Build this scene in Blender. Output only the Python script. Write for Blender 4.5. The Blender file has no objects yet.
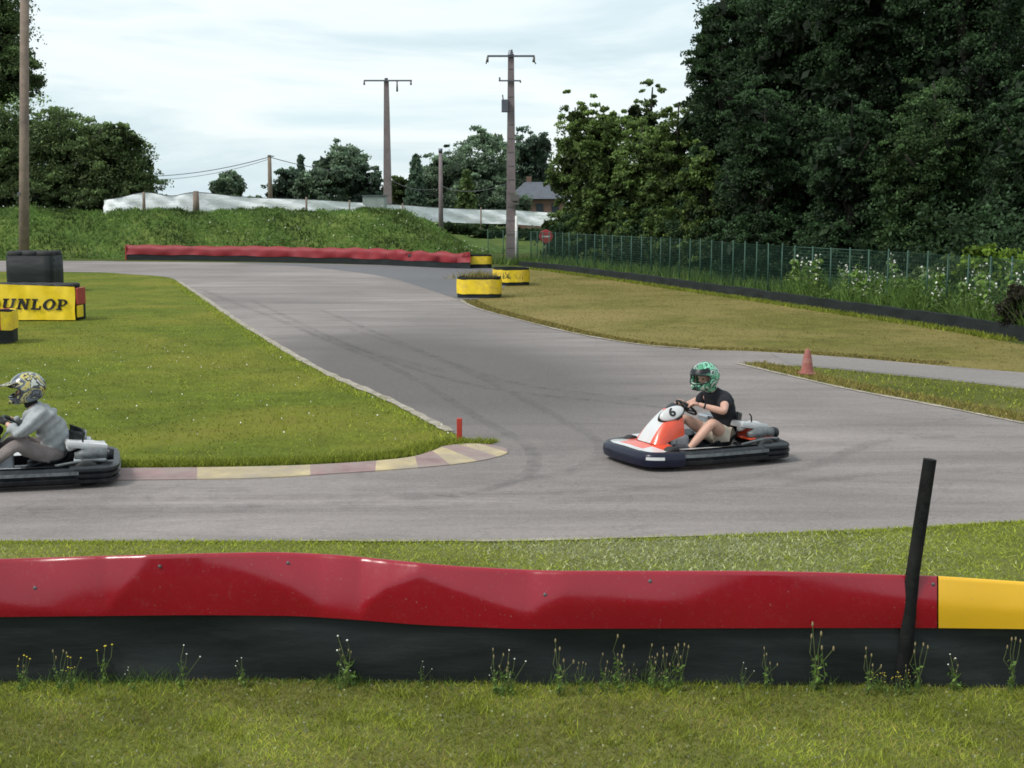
import bpy, bmesh, math, random
import numpy as np
from mathutils import Vector, Matrix, Euler
from mathutils.geometry import tessellate_polygon
random.seed(7); rng = np.random.default_rng(7)
sc = bpy.context.scene
COL = sc.collection
R = math.radians
F = 1400.0; CAMZ = 2.84; PITCH = math.atan(177/F)
cp, sp = math.cos(PITCH), math.sin(PITCH)

def ray(px, py):
    a = (px-512)/F; b = (384-py)/F
    return (a, cp + b*sp, -sp + b*cp)
def G(px, py, z=0.0):                       # photo pixel -> point at height z
    r = ray(px, py); t = (z-CAMZ)/r[2]
    return Vector((r[0]*t, r[1]*t, z))
def D(px, py, Y):                           # photo pixel -> point at distance Y
    r = ray(px, py); t = Y/r[1]
    return Vector((r[0]*t, Y, CAMZ + r[2]*t))

# ------------------------------------------------------------------ helpers
def tag(o, label=None, cat=None, group=None, kind=None):
    if label: o['label'] = label
    if cat: o['category'] = cat
    if group: o['group'] = group
    if kind: o['kind'] = kind
    return o
def empty(name, loc=(0,0,0), rz=0.0):
    o = bpy.data.objects.new(name, None); COL.objects.link(o)
    o.location = loc; o.rotation_euler = (0,0,rz); o.empty_display_size = .2
    return o
def link(name, me, mat=None, parent=None, smooth=False):
    o = bpy.data.objects.new(name, me); COL.objects.link(o)
    if mat is not None:
        for m in (mat if isinstance(mat,(list,tuple)) else [mat]): me.materials.append(m)
    if parent is not None: o.parent = parent
    if smooth: me.polygons.foreach_set('use_smooth', [True]*len(me.polygons))
    return o
def mk(name, vs, fs, mat=None, parent=None, smooth=False, idx=None):
    me = bpy.data.meshes.new(name); me.from_pydata([tuple(v) for v in vs], [], [tuple(f) for f in fs]); me.update()
    o = link(name, me, mat, parent, smooth)
    if idx is not None: me.polygons.foreach_set('material_index', idx)
    return o
def fast(name, V, k, mat=None, parent=None, attr=None):      # V: (n*k,3); n faces of k corners, no sharing
    n = len(V)//k
    me = bpy.data.meshes.new(name)
    me.vertices.add(n*k); me.vertices.foreach_set('co', V.astype(np.float32).ravel())
    me.loops.add(n*k); me.loops.foreach_set('vertex_index', np.arange(n*k, dtype=np.int32))
    me.polygons.add(n); me.polygons.foreach_set('loop_start', np.arange(0,n*k,k,dtype=np.int32))
    me.update(calc_edges=True)
    if attr is not None:
        a = me.attributes.new('tint','FLOAT','POINT'); a.data.foreach_set('value', np.repeat(attr,k).astype(np.float32))
    return link(name, me, mat, parent)
class MB:
    def __init__(s): s.v=[]; s.f=[]; s.i=[]
    def add(s, vs, fs, mi=0):
        b=len(s.v); s.v+= [tuple(v) for v in vs]; s.f += [tuple(q+b for q in f) for f in fs]; s.i += [mi]*len(fs)
    def box(s, c, d, rot=None, mi=0, bev=0.0):
        x,y,z = d[0]/2,d[1]/2,d[2]/2
        if bev>0:
            bm=bmesh.new(); bmesh.ops.create_cube(bm,size=1)
            for v in bm.verts: v.co=Vector((v.co.x*d[0],v.co.y*d[1],v.co.z*d[2]))
            bmesh.ops.bevel(bm,geom=bm.edges[:],offset=bev,segments=2,affect='EDGES',profile=.6)
            vs=[v.co.copy() for v in bm.verts]; fs=[[v.index for v in f.verts] for f in bm.faces]; bm.free()
        else:
            vs=[Vector(p) for p in [(-x,-y,-z),(x,-y,-z),(x,y,-z),(-x,y,-z),(-x,-y,z),(x,-y,z),(x,y,z),(-x,y,z)]]
            fs=[(0,3,2,1),(4,5,6,7),(0,1,5,4),(1,2,6,5),(2,3,7,6),(3,0,4,7)]
        if rot is not None:
            m=rot.to_matrix() if isinstance(rot,Euler) else rot
            vs=[m@v for v in vs]
        s.add([v+Vector(c) for v in vs], fs, mi)
    def tube(s, pts, rad, n=10, mi=0, cap=True):
        pts=[Vector(p) for p in pts]
        if not isinstance(rad,(list,tuple)): rad=[rad]*len(pts)
        vs=[]; fs=[]
        up=None
        for i,p in enumerate(pts):
            t=(pts[min(i+1,len(pts)-1)]-pts[max(i-1,0)])
            t = t.normalized() if t.length>1e-9 else Vector((0,0,1))
            if up is None:
                up = Vector((0,0,1)) if abs(t.z)<.9 else Vector((1,0,0))
            a=(up - t*up.dot(t)).normalized(); b=t.cross(a); up=a
            for k in range(n):
                th=2*math.pi*k/n
                vs.append(p+(a*math.cos(th)+b*math.sin(th))*rad[i])
        for i in range(len(pts)-1):
            for k in range(n):
                fs.append((i*n+k,i*n+(k+1)%n,(i+1)*n+(k+1)%n,(i+1)*n+k))
        if cap:
            fs.append(tuple(range(n-1,-1,-1))); m=(len(pts)-1)*n; fs.append(tuple(range(m,m+n)))
        s.add(vs,fs,mi)
    def lathe(s, prof, M=None, n=20, mi=0, closed=False):      # prof [(r,z)]
        vs=[];fs=[]
        for r,z in prof:
            for k in range(n):
                th=2*math.pi*k/n; v=Vector((r*math.cos(th),r*math.sin(th),z))
                vs.append(M@v if M is not None else v)
        m=len(prof)
        for i in range(m if closed else m-1):
            j=(i+1)%m
            for k in range(n): fs.append((i*n+k,i*n+(k+1)%n,j*n+(k+1)%n,j*n+k))
        s.add(vs,fs,mi)
    def build(s,name,mat=None,parent=None,smooth=False):
        o=mk(name,s.v,s.f,mat,parent,smooth,s.i)
        return o
def smooth_by(o, ang=40):
    me=o.data
    me.polygons.foreach_set('use_smooth',[True]*len(me.polygons))
    bm=bmesh.new(); bm.from_mesh(me)
    for e in bm.edges:
        if len(e.link_faces)==2 and e.calc_face_angle(0)>R(ang): e.smooth=False
    bm.to_mesh(me); bm.free()
    return o
def spline(pts, n=8):                        # catmull-rom on tuples
    P=[np.array(p,float) for p in pts]; out=[]
    for i in range(len(P)-1):
        a=P[max(i-1,0)];b=P[i];c=P[i+1];d=P[min(i+2,len(P)-1)]
        for k in range(n):
            t=k/n
            out.append(.5*((2*b)+(-a+c)*t+(2*a-5*b+4*c-d)*t*t+(-a+3*b-3*c+d)*t**3))
    out.append(P[-1]); return [tuple(o) for o in out]
def gsp(px, n=6): return [G(*p) for p in spline(px,n)]
def pip(X,Y,poly):
    ins=np.zeros(len(X),bool); n=len(poly); j=n-1
    for i in range(n):
        xi,yi=poly[i][0],poly[i][1]; xj,yj=poly[j][0],poly[j][1]
        if yi!=yj:
            c=((yi>Y)!=(yj>Y))&(X<(xj-xi)*(Y-yi)/(yj-yi)+xi); ins^=c
        j=i
    return ins

# ------------------------------------------------------------------ materials
def lin(c):
    return tuple(((x/255)/12.92 if x/255<=.04045 else ((x/255+.055)/1.055)**2.4) for x in c)
def nmat(name):
    m=bpy.data.materials.new(name); m.use_nodes=True
    nt=m.node_tree; b=nt.nodes['Principled BSDF']
    return m,nt,b
def N(nt,t,**kw):
    n=nt.nodes.new(t)
    for k,v in kw.items():
        if k in n.inputs: n.inputs[k].default_value=v
        else: setattr(n,k,v)
    return n
def mixc(nt,fac,a,b,mode='MIX'):
    n=nt.nodes.new('ShaderNodeMix'); n.data_type='RGBA'; n.blend_type=mode
    for s,v in ((0,fac),(6,a),(7,b)):
        if hasattr(v,'is_output') or isinstance(v,bpy.types.NodeSocket): nt.links.new(v,n.inputs[s])
        elif s==0: n.inputs[0].default_value=v
        else: n.inputs[s].default_value=(*v,1) if len(v)==3 else v
    return n.outputs[2]
def ramp(nt,src,stops,interp='LINEAR'):
    n=nt.nodes.new('ShaderNodeValToRGB'); n.color_ramp.interpolation=interp
    el=n.color_ramp.elements
    while len(el)<len(stops): el.new(.5)
    for e,(p,c) in zip(el,stops):
        e.position=p; e.color=(c,c,c,1) if isinstance(c,(int,float)) else (*c,1)
    nt.links.new(src,n.inputs[0]); return n.outputs[0]
def coord(nt,kind='Object',scale=(1,1,1)):
    tc=nt.nodes.new('ShaderNodeTexCoord'); mp=nt.nodes.new('ShaderNodeMapping')
    mp.inputs['Scale'].default_value=scale; nt.links.new(tc.outputs[kind],mp.inputs[0]); return mp.outputs[0]
def noise(nt,vec,scale,detail=4,rough=.6,dist=0):
    n=N(nt,'ShaderNodeTexNoise'); n.inputs['Scale'].default_value=scale; n.inputs['Detail'].default_value=detail
    n.inputs['Roughness'].default_value=rough; n.inputs['Distortion'].default_value=dist
    nt.links.new(vec,n.inputs['Vector']); return n.outputs['Fac']
def bump(nt,b,h,strength=.4,dist=.01):
    n=nt.nodes.new('ShaderNodeBump'); n.inputs['Strength'].default_value=strength; n.inputs['Distance'].default_value=dist
    nt.links.new(h,n.inputs['Height']); nt.links.new(n.outputs[0],b.inputs['Normal'])
def plain(name,c,rough=.6,var=.15,scale=6,metal=0,bmp=.15,spec=.5,dirt=None,coat=0):
    m,nt,b=nmat(name)
    v=coord(nt); f=noise(nt,v,scale,5,.65)
    d=tuple(x*(1-var) for x in c); l=tuple(min(1,x*(1+var)) for x in c)
    col=ramp(nt,f,[(.3,d),(.7,l)])
    if dirt:
        g=noise(nt,v,scale*.45,6,.75)
        col=mixc(nt,ramp(nt,g,[(.40,0.),(.62,.85)] if name.startswith('kerb') else [(.48,0.),(.68,.8)]),col,dirt)
    nt.links.new(col,b.inputs['Base Color'])
    b.inputs['Roughness'].default_value=rough; b.inputs['Metallic'].default_value=metal
    b.inputs['Specular IOR Level'].default_value=spec
    if coat: b.inputs['Coat Weight'].default_value=coat; b.inputs['Coat Roughness'].default_value=.08
    if bmp: bump(nt,b,noise(nt,v,scale*4,4,.7),bmp,.01)
    return m

def ground_mat(name, base, dry, dryness, bare=.1, dark=None, fine=60):
    m,nt,b=nmat(name); v=coord(nt)
    big=noise(nt,v,.22,6,.62,.4); mid=noise(nt,v,1.6,6,.7); fn=noise(nt,v,fine,3,.8); fn2=noise(nt,v,fine*.25,4,.8)
    dk=dark or tuple(x*.5 for x in base)
    c=mixc(nt,ramp(nt,mid,[(.35,0.),(.7,1.)]),dk,base)
    c=mixc(nt,ramp(nt,big,[(.62-dryness*.5,0.),(.88-dryness*.5,1.)]),c,dry)
    c=mixc(nt,ramp(nt,fn2,[(.6,0.),(.78,bare)]),c,tuple(min(1,x*1.6) for x in dry))
    c=mixc(nt,ramp(nt,fn,[(.25,.55),(.6,0.)]),c,tuple(x*.4 for x in base))
    nt.links.new(c,b.inputs['Base Color']); b.inputs['Roughness'].default_value=.95; b.inputs['Specular IOR Level'].default_value=.15
    bump(nt,b,fn,.6,.02)
    return m
GREEN=(.085,.125,.018); OLIVE=(.13,.145,.024); DRY=(.25,.19,.065)
M={}
M['ground']=ground_mat('ground_grass',(.085,.115,.02),(.16,.14,.05),.25)
M['infield']=ground_mat('infield_grass',(.15,.195,.018),(.22,.20,.028),.36,.25)
M['verge']=ground_mat('dry_verge_grass',(.195,.185,.042),(.265,.205,.075),.46,.35)
M['wedge']=ground_mat('wedge_grass',(.12,.14,.026),(.21,.17,.06),.35,.5)
M['near']=ground_mat('near_grass',(.19,.215,.055),(.24,.21,.08),.35,.4)
M['bank']=ground_mat('bank_grass',(.10,.165,.035),(.17,.20,.05),.3,.2,fine=8)

def asphalt_mat(name, c1, c2, dark_c, streak=True):
    m,nt,b=nmat(name); v=coord(nt)
    big=noise(nt,v,.16,5,.55,.5)
    c=mixc(nt,ramp(nt,big,[(.35,0.),(.68,1.)]),c1,c2)
    if streak:
        vs=coord(nt,'Object',(.12,.75,1)); st=noise(nt,vs,1.0,6,.65,1.2)
        c=mixc(nt,ramp(nt,st,[(.42,0.),(.70,.65)]),c,dark_c)
        vs=coord(nt,'Object',(.5,3.2,1)); st=noise(nt,vs,1.0,5,.7,.8)
        c=mixc(nt,ramp(nt,st,[(.52,0.),(.72,.35)]),c,dark_c)
        # worn dark patch on the racing line (real-world position)
        tc=nt.nodes.new('ShaderNodeTexCoord'); sub=nt.nodes.new('ShaderNodeVectorMath'); sub.operation='SUBTRACT'
        nt.links.new(tc.outputs['Object'],sub.inputs[0]); sub.inputs[1].default_value=(-1.3,24.5,0)
        mp=nt.nodes.new('ShaderNodeMapping'); mp.vector_type='TEXTURE'; mp.inputs['Scale'].default_value=(4.2,11,1); mp.inputs['Rotation'].default_value=(0,0,R(14)); nt.links.new(sub.outputs[0],mp.inputs[0])
        gr=nt.nodes.new('ShaderNodeTexGradient'); gr.gradient_type='SPHERICAL'; nt.links.new(mp.outputs[0],gr.inputs[0])
        c=mixc(nt,ramp(nt,gr.outputs[0],[(0,0.),(.55,.95)]),c,dark_c)
    gr1=noise(nt,v,26,4,.95); c=mixc(nt,ramp(nt,gr1,[(.52,0.),(.68,.28)]),c,(.42,.38,.36)); c=mixc(nt,ramp(nt,gr1,[(.32,.45),(.48,0.)]),c,(.07,.065,.06))
    sp_=noise(nt,v,95,2,.8); c=mixc(nt,ramp(nt,sp_,[(.56,0.),(.72,.45)]),c,(.50,.46,.42))
    sp2=noise(nt,v,120,2,.8); c=mixc(nt,ramp(nt,sp2,[(.30,.5),(.44,0.)]),c,(.05,.05,.05))
    md=noise(nt,v,9,6,.8); c=mixc(nt,ramp(nt,md,[(.3,.3),(.6,0.)]),c,tuple(x*.6 for x in c1))
    # fine cracks
    vo=N(nt,'ShaderNodeTexVoronoi'); vo.feature='DISTANCE_TO_EDGE'; vo.inputs['Scale'].default_value=.55
    nv=nt.nodes.new('ShaderNodeTexNoise'); nv.inputs['Scale'].default_value=1.3; nv.inputs['Detail'].default_value=6; nt.links.new(v,nv.inputs['Vector'])
    ad=nt.nodes.new('ShaderNodeVectorMath'); ad.operation='MULTIPLY_ADD'; nt.links.new(nv.outputs['Color'],ad.inputs[0]); ad.inputs[1].default_value=(1.4,1.4,0); nt.links.new(v,ad.inputs[2]); nt.links.new(ad.outputs[0],vo.inputs['Vector'])
    c=mixc(nt,ramp(nt,vo.outputs['Distance'],[(0,.22),(.010,0.)]),c,(.07,.07,.068))
    nt.links.new(c,b.inputs['Base Color']); b.inputs['Roughness'].default_value=.85; b.inputs['Specular IOR Level'].default_value=.35
    bump(nt,b,sp_,.5,.006); return m
M['asphalt']=asphalt_mat('asphalt',(.215,.188,.176),(.345,.298,.285),(.090,.080,.076))
M['asphalt_dark']=asphalt_mat('asphalt_dark',(.115,.115,.125),(.14,.14,.15),(.08,.08,.085),False)
M['asphalt_pale']=asphalt_mat('asphalt_pale',(.21,.19,.178),(.25,.228,.214),(.17,.155,.145),False)
M['concrete']=plain('edge_concrete',(.33,.29,.24),.9,.35,5,dirt=(.16,.14,.08))
M['kerb_y']=plain('kerb_yellow',(.45,.36,.20),.85,.25,3,dirt=(.30,.25,.20))
M['kerb_r']=plain('kerb_maroon',(.26,.165,.16),.85,.25,3,dirt=(.28,.235,.205))

def leaf_mat(name,c,trans=.3,spread=.32):
    m,nt,b=nmat(name)
    g=nt.nodes.new('ShaderNodeNewGeometry'); at=nt.nodes.new('ShaderNodeAttribute'); at.attribute_name='tint'
    d=tuple(x*(1-spread) for x in c); l=(min(1,c[0]*(1+spread*1.3)),min(1,c[1]*(1+spread)),c[2]*(1+spread*.4))
    c1=ramp(nt,g.outputs['Random Per Island'],[(0,d),(.6,c),(1,l)])
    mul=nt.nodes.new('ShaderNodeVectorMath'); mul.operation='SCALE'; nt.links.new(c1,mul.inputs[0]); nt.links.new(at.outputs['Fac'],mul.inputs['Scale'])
    nt.links.new(mul.outputs[0],b.inputs['Base Color']); b.inputs['Roughness'].default_value=.65; b.inputs['Specular IOR Level'].default_value=.25
    tr=nt.nodes.new('ShaderNodeBsdfTranslucent'); nt.links.new(mul.outputs[0],tr.inputs[0])
    mx=nt.nodes.new('ShaderNodeMixShader'); mx.inputs[0].default_value=trans
    nt.links.new(b.outputs[0],mx.inputs[1]); nt.links.new(tr.outputs[0],mx.inputs[2]); nt.links.new(mx.outputs[0],nt.nodes['Material Output'].inputs[0])
    return m
M['leaf_deep']=leaf_mat('leaf_deep',(.044,.088,.036)); M['leaf_oak']=leaf_mat('leaf_oak',(.13,.20,.055))
M['leaf_left']=leaf_mat('leaf_left',(.135,.20,.075)); M['leaf_far_haze']=leaf_mat('leaf_far_haze',(.16,.235,.15))  # far leaves tinted bluish, distance haze put into the colour
M['leaf_conifer']=leaf_mat('leaf_conifer',(.11,.175,.12)); M['leaf_bright']=leaf_mat('leaf_bright',(.15,.24,.03))  # conifer green, for distant trees only, carries the same haze tint
M['leaf_feather']=leaf_mat('leaf_feather',(.065,.12,.042)); M['leaf_brown']=leaf_mat('leaf_brown',(.035,.032,.022)); M['leaf_hedge']=leaf_mat('leaf_hedge',(.045,.08,.03))
M['leaf_mid']=leaf_mat('leaf_mid',(.10,.15,.05)); M['weed']=leaf_mat('weed_leaf',(.16,.27,.065),.4); M['blade']=leaf_mat('grass_blade',(.275,.33,.045),.4,.5)
M['blade_dry']=leaf_mat('dry_blade',(.32,.27,.085),.35,.4); M['blade_pale']=leaf_mat('pale_clover_blade',(.38,.41,.25),.35,.5)
M['white_flower']=plain('white_petal',(.75,.75,.68),.7,.1,30,bmp=0); M['yellow_flower']=plain('yellow_petal',(.7,.55,.04),.7,.1,30,bmp=0)
M['seed']=plain('seed_head',(.25,.2,.1),.9,.2,30)
M['bark']=plain('bark',(.030,.026,.020),.95,.4,5,bmp=.8)
M['stem']=plain('stem_green',(.10,.13,.035),.8,.3,10)

def glossy_panel(name,c,rough):
    m,nt,b=nmat(name); v=coord(nt)
    n1=noise(nt,v,.9,5,.6); n2=noise(nt,v,14,6,.8)
    col=mixc(nt,ramp(nt,n1,[(.3,0.),(.75,.5)]),c,tuple(x*.6 for x in c))
    col=mixc(nt,ramp(nt,n2,[(.62,0.),(.8,.35)]),col,(.3,.22,.2))
    vs=coord(nt,'Object',(1,1,12)); n3=noise(nt,vs,1.6,6,.8)
    col=mixc(nt,ramp(nt,n3,[(.6,0.),(.75,.3)]),col,tuple(x*.35 for x in c))
    spk=noise(nt,v,70,2,.8); col=mixc(nt,ramp(nt,spk,[(.7,0.),(.74,.7)]),col,(.35,.3,.25))
    nt.links.new(col,b.inputs['Base Color'])
    nt.links.new(ramp(nt,n2,[(.3,rough),(.8,rough+.25)]),b.inputs['Roughness'])
    b.inputs['Specular IOR Level'].default_value=.62
    bump(nt,b,noise(nt,v,3.0,3,.5),.12,.02); return m
M['red_panel']=glossy_panel('red_plastic',(.31,.002,.016),.14)
M['yellow_panel']=glossy_panel('yellow_plastic',(.83,.47,.015),.35)
M['red_far']=glossy_panel('red_plastic_far',(.25,.008,.016),.55)
def belt_mat():
    m,nt,b=nmat('rubber_belt'); vs=coord(nt,'Object',(.6,.6,3)); n=noise(nt,vs,2.2,7,.7)
    c=ramp(nt,n,[(.3,(.005,.007,.008)),(.75,(.020,.026,.027))])
    v=coord(nt,'Object',(.8,.8,5)); n2=noise(nt,v,1.5,7,.75); c=mixc(nt,ramp(nt,n2,[(.52,0.),(.75,.5)]),c,(.045,.052,.046))
    nt.links.new(c,b.inputs['Base Color']); nt.links.new(ramp(nt,n,[(.3,.5),(.7,.8)]),b.inputs['Roughness']); b.inputs['Specular IOR Level'].default_value=.3
    bump(nt,b,n2,.25,.02); return m
M['belt']=belt_mat()
M['tyre']=plain('tyre_rubber',(.02,.02,.021),.75,.3,8,bmp=.3)
M['post_black']=plain('blackened_post',(.008,.009,.009),.85,.5,6,bmp=.6,spec=.2,dirt=(.03,.03,.024))
M['conc_pole']=plain('concrete_pole',(.20,.165,.17),.9,.15,3,dirt=(.14,.11,.1))
M['wood_pole']=plain('wood_pole',(.21,.16,.125),.9,.25,3,bmp=.4,dirt=(.11,.09,.08))
M['metal_dark']=plain('galvanised_arm',(.12,.13,.15),.5,.2,6,metal=.5)
M['insul']=plain('insulator',(.12,.11,.10),.3,.2,10)
M['wire']=plain('wire',(.06,.06,.065),.6,.1,5,bmp=0)
M['net']=None
m,nt,b=nmat('white_netting'); v=coord(nt); n=noise(nt,v,1.2,6,.7); n2=noise(nt,coord(nt,'Object',(1,1,5)),1.5,5,.7)
c=ramp(nt,n,[(.3,(.8,.83,.83)),(.7,(.94,.96,.96))]); c=mixc(nt,ramp(nt,n2,[(.5,0.),(.75,.5)]),c,(.42,.46,.46)); nt.links.new(c,b.inputs['Base Color']); b.inputs['Roughness'].default_value=.9
bump(nt,b,n2,.5,.1); M['net']=m
M['fence']=plain('fence_green',(.024,.075,.050),.6,.2,4,bmp=0)
M['slate']=plain('slate_roof',(.09,.10,.12),.8,.2,2); M['brick']=plain('brick_wall',(.17,.105,.08),.9,.2,2); M['hut']=plain('hut_grey',(.27,.31,.30),.8,.1,2)
M['glass']=plain('window_glass',(.03,.04,.05),.15,.1,2,bmp=0); M['white']=plain('white_paint',(.72,.72,.70),.5,.08,6,dirt=(.45,.43,.4))
M['sign_red']=plain('sign_red',(.38,.03,.04),.5,.1,6); M['cone']=plain('faded_cone',(.30,.10,.085),.8,.2,20,dirt=(.3,.16,.12)); M['stake_red']=plain('red_stake',(.42,.035,.02),.6,.15,20)
M['ban_yellow']=plain('banner_yellow',(.85,.60,.02),.45,.12,3,bmp=.5); M['bar_yellow']=plain('barrier_yellow',(.88,.62,.02),.5,.15,4,dirt=(.5,.34,.08)); M['bar_red']=plain('barrier_red',(.35,.04,.03),.5,.15,4)
M['ink']=plain('black_ink',(.012,.012,.012),.6,.1,4,bmp=0)
# kart + people
M['k_black']=plain('kart_black_plastic',(.007,.009,.012),.4,.3,10,bmp=.08,spec=.35,dirt=(.035,.035,.036)); M['k_navy']=plain('kart_navy_plastic',(.007,.009,.024),.3,.3,10,bmp=.05,spec=.35)
M['k_grey']=plain('kart_grey_and_rib_sheen',(.10,.11,.115),.45,.5,14,bmp=.1); M['k_orange']=plain('kart_orange',(.68,.075,.03),.3,.12,8,bmp=0,coat=.4)  # grey parts, and the painted highlight on the pod ribs
M['k_white']=plain('kart_white',(.58,.58,.58),.3,.06,8,bmp=0,coat=.4,dirt=(.5,.48,.46)); M['k_steel']=plain('kart_steel',(.45,.47,.5),.3,.2,12,metal=.8,bmp=0)
M['k_silver']=plain('kart_silver_cover',(.50,.53,.57),.35,.12,8,metal=.2,bmp=0)
M['skin']=plain('skin',(.55,.32,.24),.5,.12,12,bmp=.05); M['eye']=plain('eye',(.05,.04,.03),.2,.1,10,bmp=0)
def cloth(name,c,sc_=9): return plain(name,c,.9,.22,sc_,bmp=.7)
M['tshirt']=cloth('dark_tshirt',(.010,.011,.016)); M['shorts']=cloth('beige_shorts',(.46,.40,.32)); M['grey_suit']=cloth('grey_hoodie',(.33,.345,.35)); M['trousers']=cloth('brown_trousers',(.20,.17,.16))
M['glove']=cloth('black_glove',(.02,.02,.02)); M['shoe']=cloth('shoe_dark',(.05,.05,.055)); M['neck_cloth']=cloth('black_balaclava',(.012,.013,.014))
M['collar']=cloth('pale_yellow_collar',(.5,.5,.27))
def helmet_mat(name,cols,scale):
    m,nt,b=nmat(name); tc=coord(nt,'Object'); 
    nv=nt.nodes.new('ShaderNodeTexNoise'); nv.inputs['Scale'].default_value=3.5; nt.links.new(tc,nv.inputs['Vector'])
    ad=nt.nodes.new('ShaderNodeVectorMath'); ad.operation='MULTIPLY_ADD'; nt.links.new(nv.outputs['Color'],ad.inputs[0]); ad.inputs[1].default_value=(.35,.2,.25); nt.links.new(tc,ad.inputs[2])
    vo=N(nt,'ShaderNodeTexNoise'); vo.inputs['Scale'].default_value=scale; vo.inputs['Detail'].default_value=2; vo.inputs['Roughness'].default_value=.55; vo.inputs['Distortion'].default_value=1.2; nt.links.new(ad.outputs[0],vo.inputs['Vector'])
    n=len(cols); st=[(.30+.40*i/n,c) for i,c in enumerate(cols)]; st[0]=(0,cols[0])
    c=ramp(nt,vo.outputs['Fac'],st,'CONSTANT')
    nt.links.new(c,b.inputs['Base Color']); b.inputs['Roughness'].default_value=.25; b.inputs['Coat Weight'].default_value=.5; return m
M['helm_green']=helmet_mat('helmet_green',[(.02,.05,.04),(.5,.56,.5),(.06,.28,.15),(.02,.04,.035),(.22,.58,.38),(.08,.36,.2),(.015,.03,.025),(.5,.62,.5)],6.0)
M['helm_grey']=helmet_mat('helmet_grey',[(.02,.025,.03),(.50,.46,.22),(.05,.06,.075),(.16,.19,.22),(.50,.42,.12),(.03,.035,.04),(.55,.56,.5)],5.0)

# ------------------------------------------------------------------ setting: sheets
def sheet(name,poly,z,mat,kind='structure'):
    P=[Vector((p[0],p[1],0)) for p in poly]
    tris=tessellate_polygon([P]); 
    o=mk(name,[(p.x,p.y,z) for p in P],tris,mat)
    bm=bmesh.new(); bm.from_mesh(o.data); bmesh.ops.recalc_face_normals(bm,faces=bm.faces)
    for f in bm.faces:
        if f.normal.z<0: f.normal_flip()
    bm.to_mesh(o.data); bm.free()
    if kind: o['kind']=kind
    return o
g=mk('ground',[(-1500,-1500,0),(1500,-1500,0),(1500,3000,0),(-1500,3000,0)],[(0,1,2,3)],M['ground']); g['kind']='structure'

left_edge=[(490,447),(450,432),(390,401),(320,370),(250,329),(205,299),(178,281)]
inf_top=[(178,281),(165,277),(130,274.5),(60,272),(-300,271)]
infield_low=[(-500,468),(0,469),(110,469),(250,467),(340,464),(405,459),(432,453),(445,448),(470,446),(490,447)]
ver_edge=[(460,300),(478,309),(530,323),(580,335),(640,345),(700,350),(760,352),(850,358),(940,366),(1024,373),(1400,404)]
path_low=[(1400,434),(1024,389),(900,376),(830,369),(775,365),(738,364)]
main_up=[(738,364),(780,374),(850,390),(930,405),(1024,424),(1200,452),(1400,474)]
low=[(1400,512),(1200,517),(1024,522),(900,529),(800,533),(700,537),(600,540),(500,542),(300,542),(0,542),(-500,542)]
asp = gsp([(-300,261),(60,261),(125,261.5),(300,263.5),(450,267),(522,270)],4) + [G(522,276)] + gsp(ver_edge,5) + gsp(path_low,5) + gsp(main_up,5)[1:] + gsp(low,4) + gsp(infield_low,5) + gsp(left_edge,5)[1:] + gsp(inf_top,4)[1:]
sheet('track',asp,.008,M['asphalt'])
# verge east of the track
verge = gsp(ver_edge,5)+[G(1400,380),G(1024,345),G(900,322),G(800,303),G(650,282),G(560,271),G(528,268),G(522,276)]
sheet('dry_verge',verge,.004,M['verge'])
wedge = gsp(path_low,5)+gsp(main_up,5)[1:]
sheet('wedge_verge',wedge,.004,M['wedge'])
inf = gsp(infield_low,5)+gsp(left_edge,5)[1:]+gsp(inf_top,4)[1:]
sheet('infield',inf,.004,M['infield'])
fg=[G(-600,541),G(1500,505),(9,5.0,0),(-9,5.0,0)]
sheet('spectator_lawn',fg,.004,M['near'])
dk=gsp([(235,263.3),(300,266.5),(340,270.5),(385,277),(420,287),(450,297),(468,303)],5)+[G(500,291),G(520,274)]+gsp([(518,269.8),(450,267.3),(300,263.8),(235,263)],4)
sheet('track_patch',dk,.012,M['asphalt_dark'])
sheet('service_path',gsp([(770,354),(850,359.5),(940,367.5),(1024,374.5),(1400,405)],4)+gsp([(1400,432),(1024,388),(900,375),(830,368),(790,365)],4),.012,M['asphalt_pale'])

def strip(name,pts,w,z,mat,jit=0,off=0):
    V=[];n=len(pts)
    for i,p in enumerate(pts):
        t=(pts[min(i+1,n-1)]-pts[max(i-1,0)]); t.z=0; t.normalize(); s=Vector((-t.y,t.x,0))
        ww=w*(1+random.uniform(-jit,jit)); c=Vector((p.x,p.y,0))+s*off
        V+= [c+s*ww/2+Vector((0,0,z)), c-s*ww/2+Vector((0,0,z))]
    o=mk(name,V,[(2*i,2*i+1,2*i+3,2*i+2) for i in range(n-1)],mat); o['kind']='structure'; return o
strip('edge_line',gsp(left_edge[1:],12),.16,.0165,M['concrete'],.35)
strip('edge_line',gsp(main_up[:5],12),.11,.0165,M['concrete'],.35)
strip('edge_line',gsp(ver_edge[:6],10),.10,.0205,M['concrete'],.4)
strip('edge_line',gsp([(300,542),(500,542),(700,537)],10),.05,.0165,M['concrete'],.8)

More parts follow.
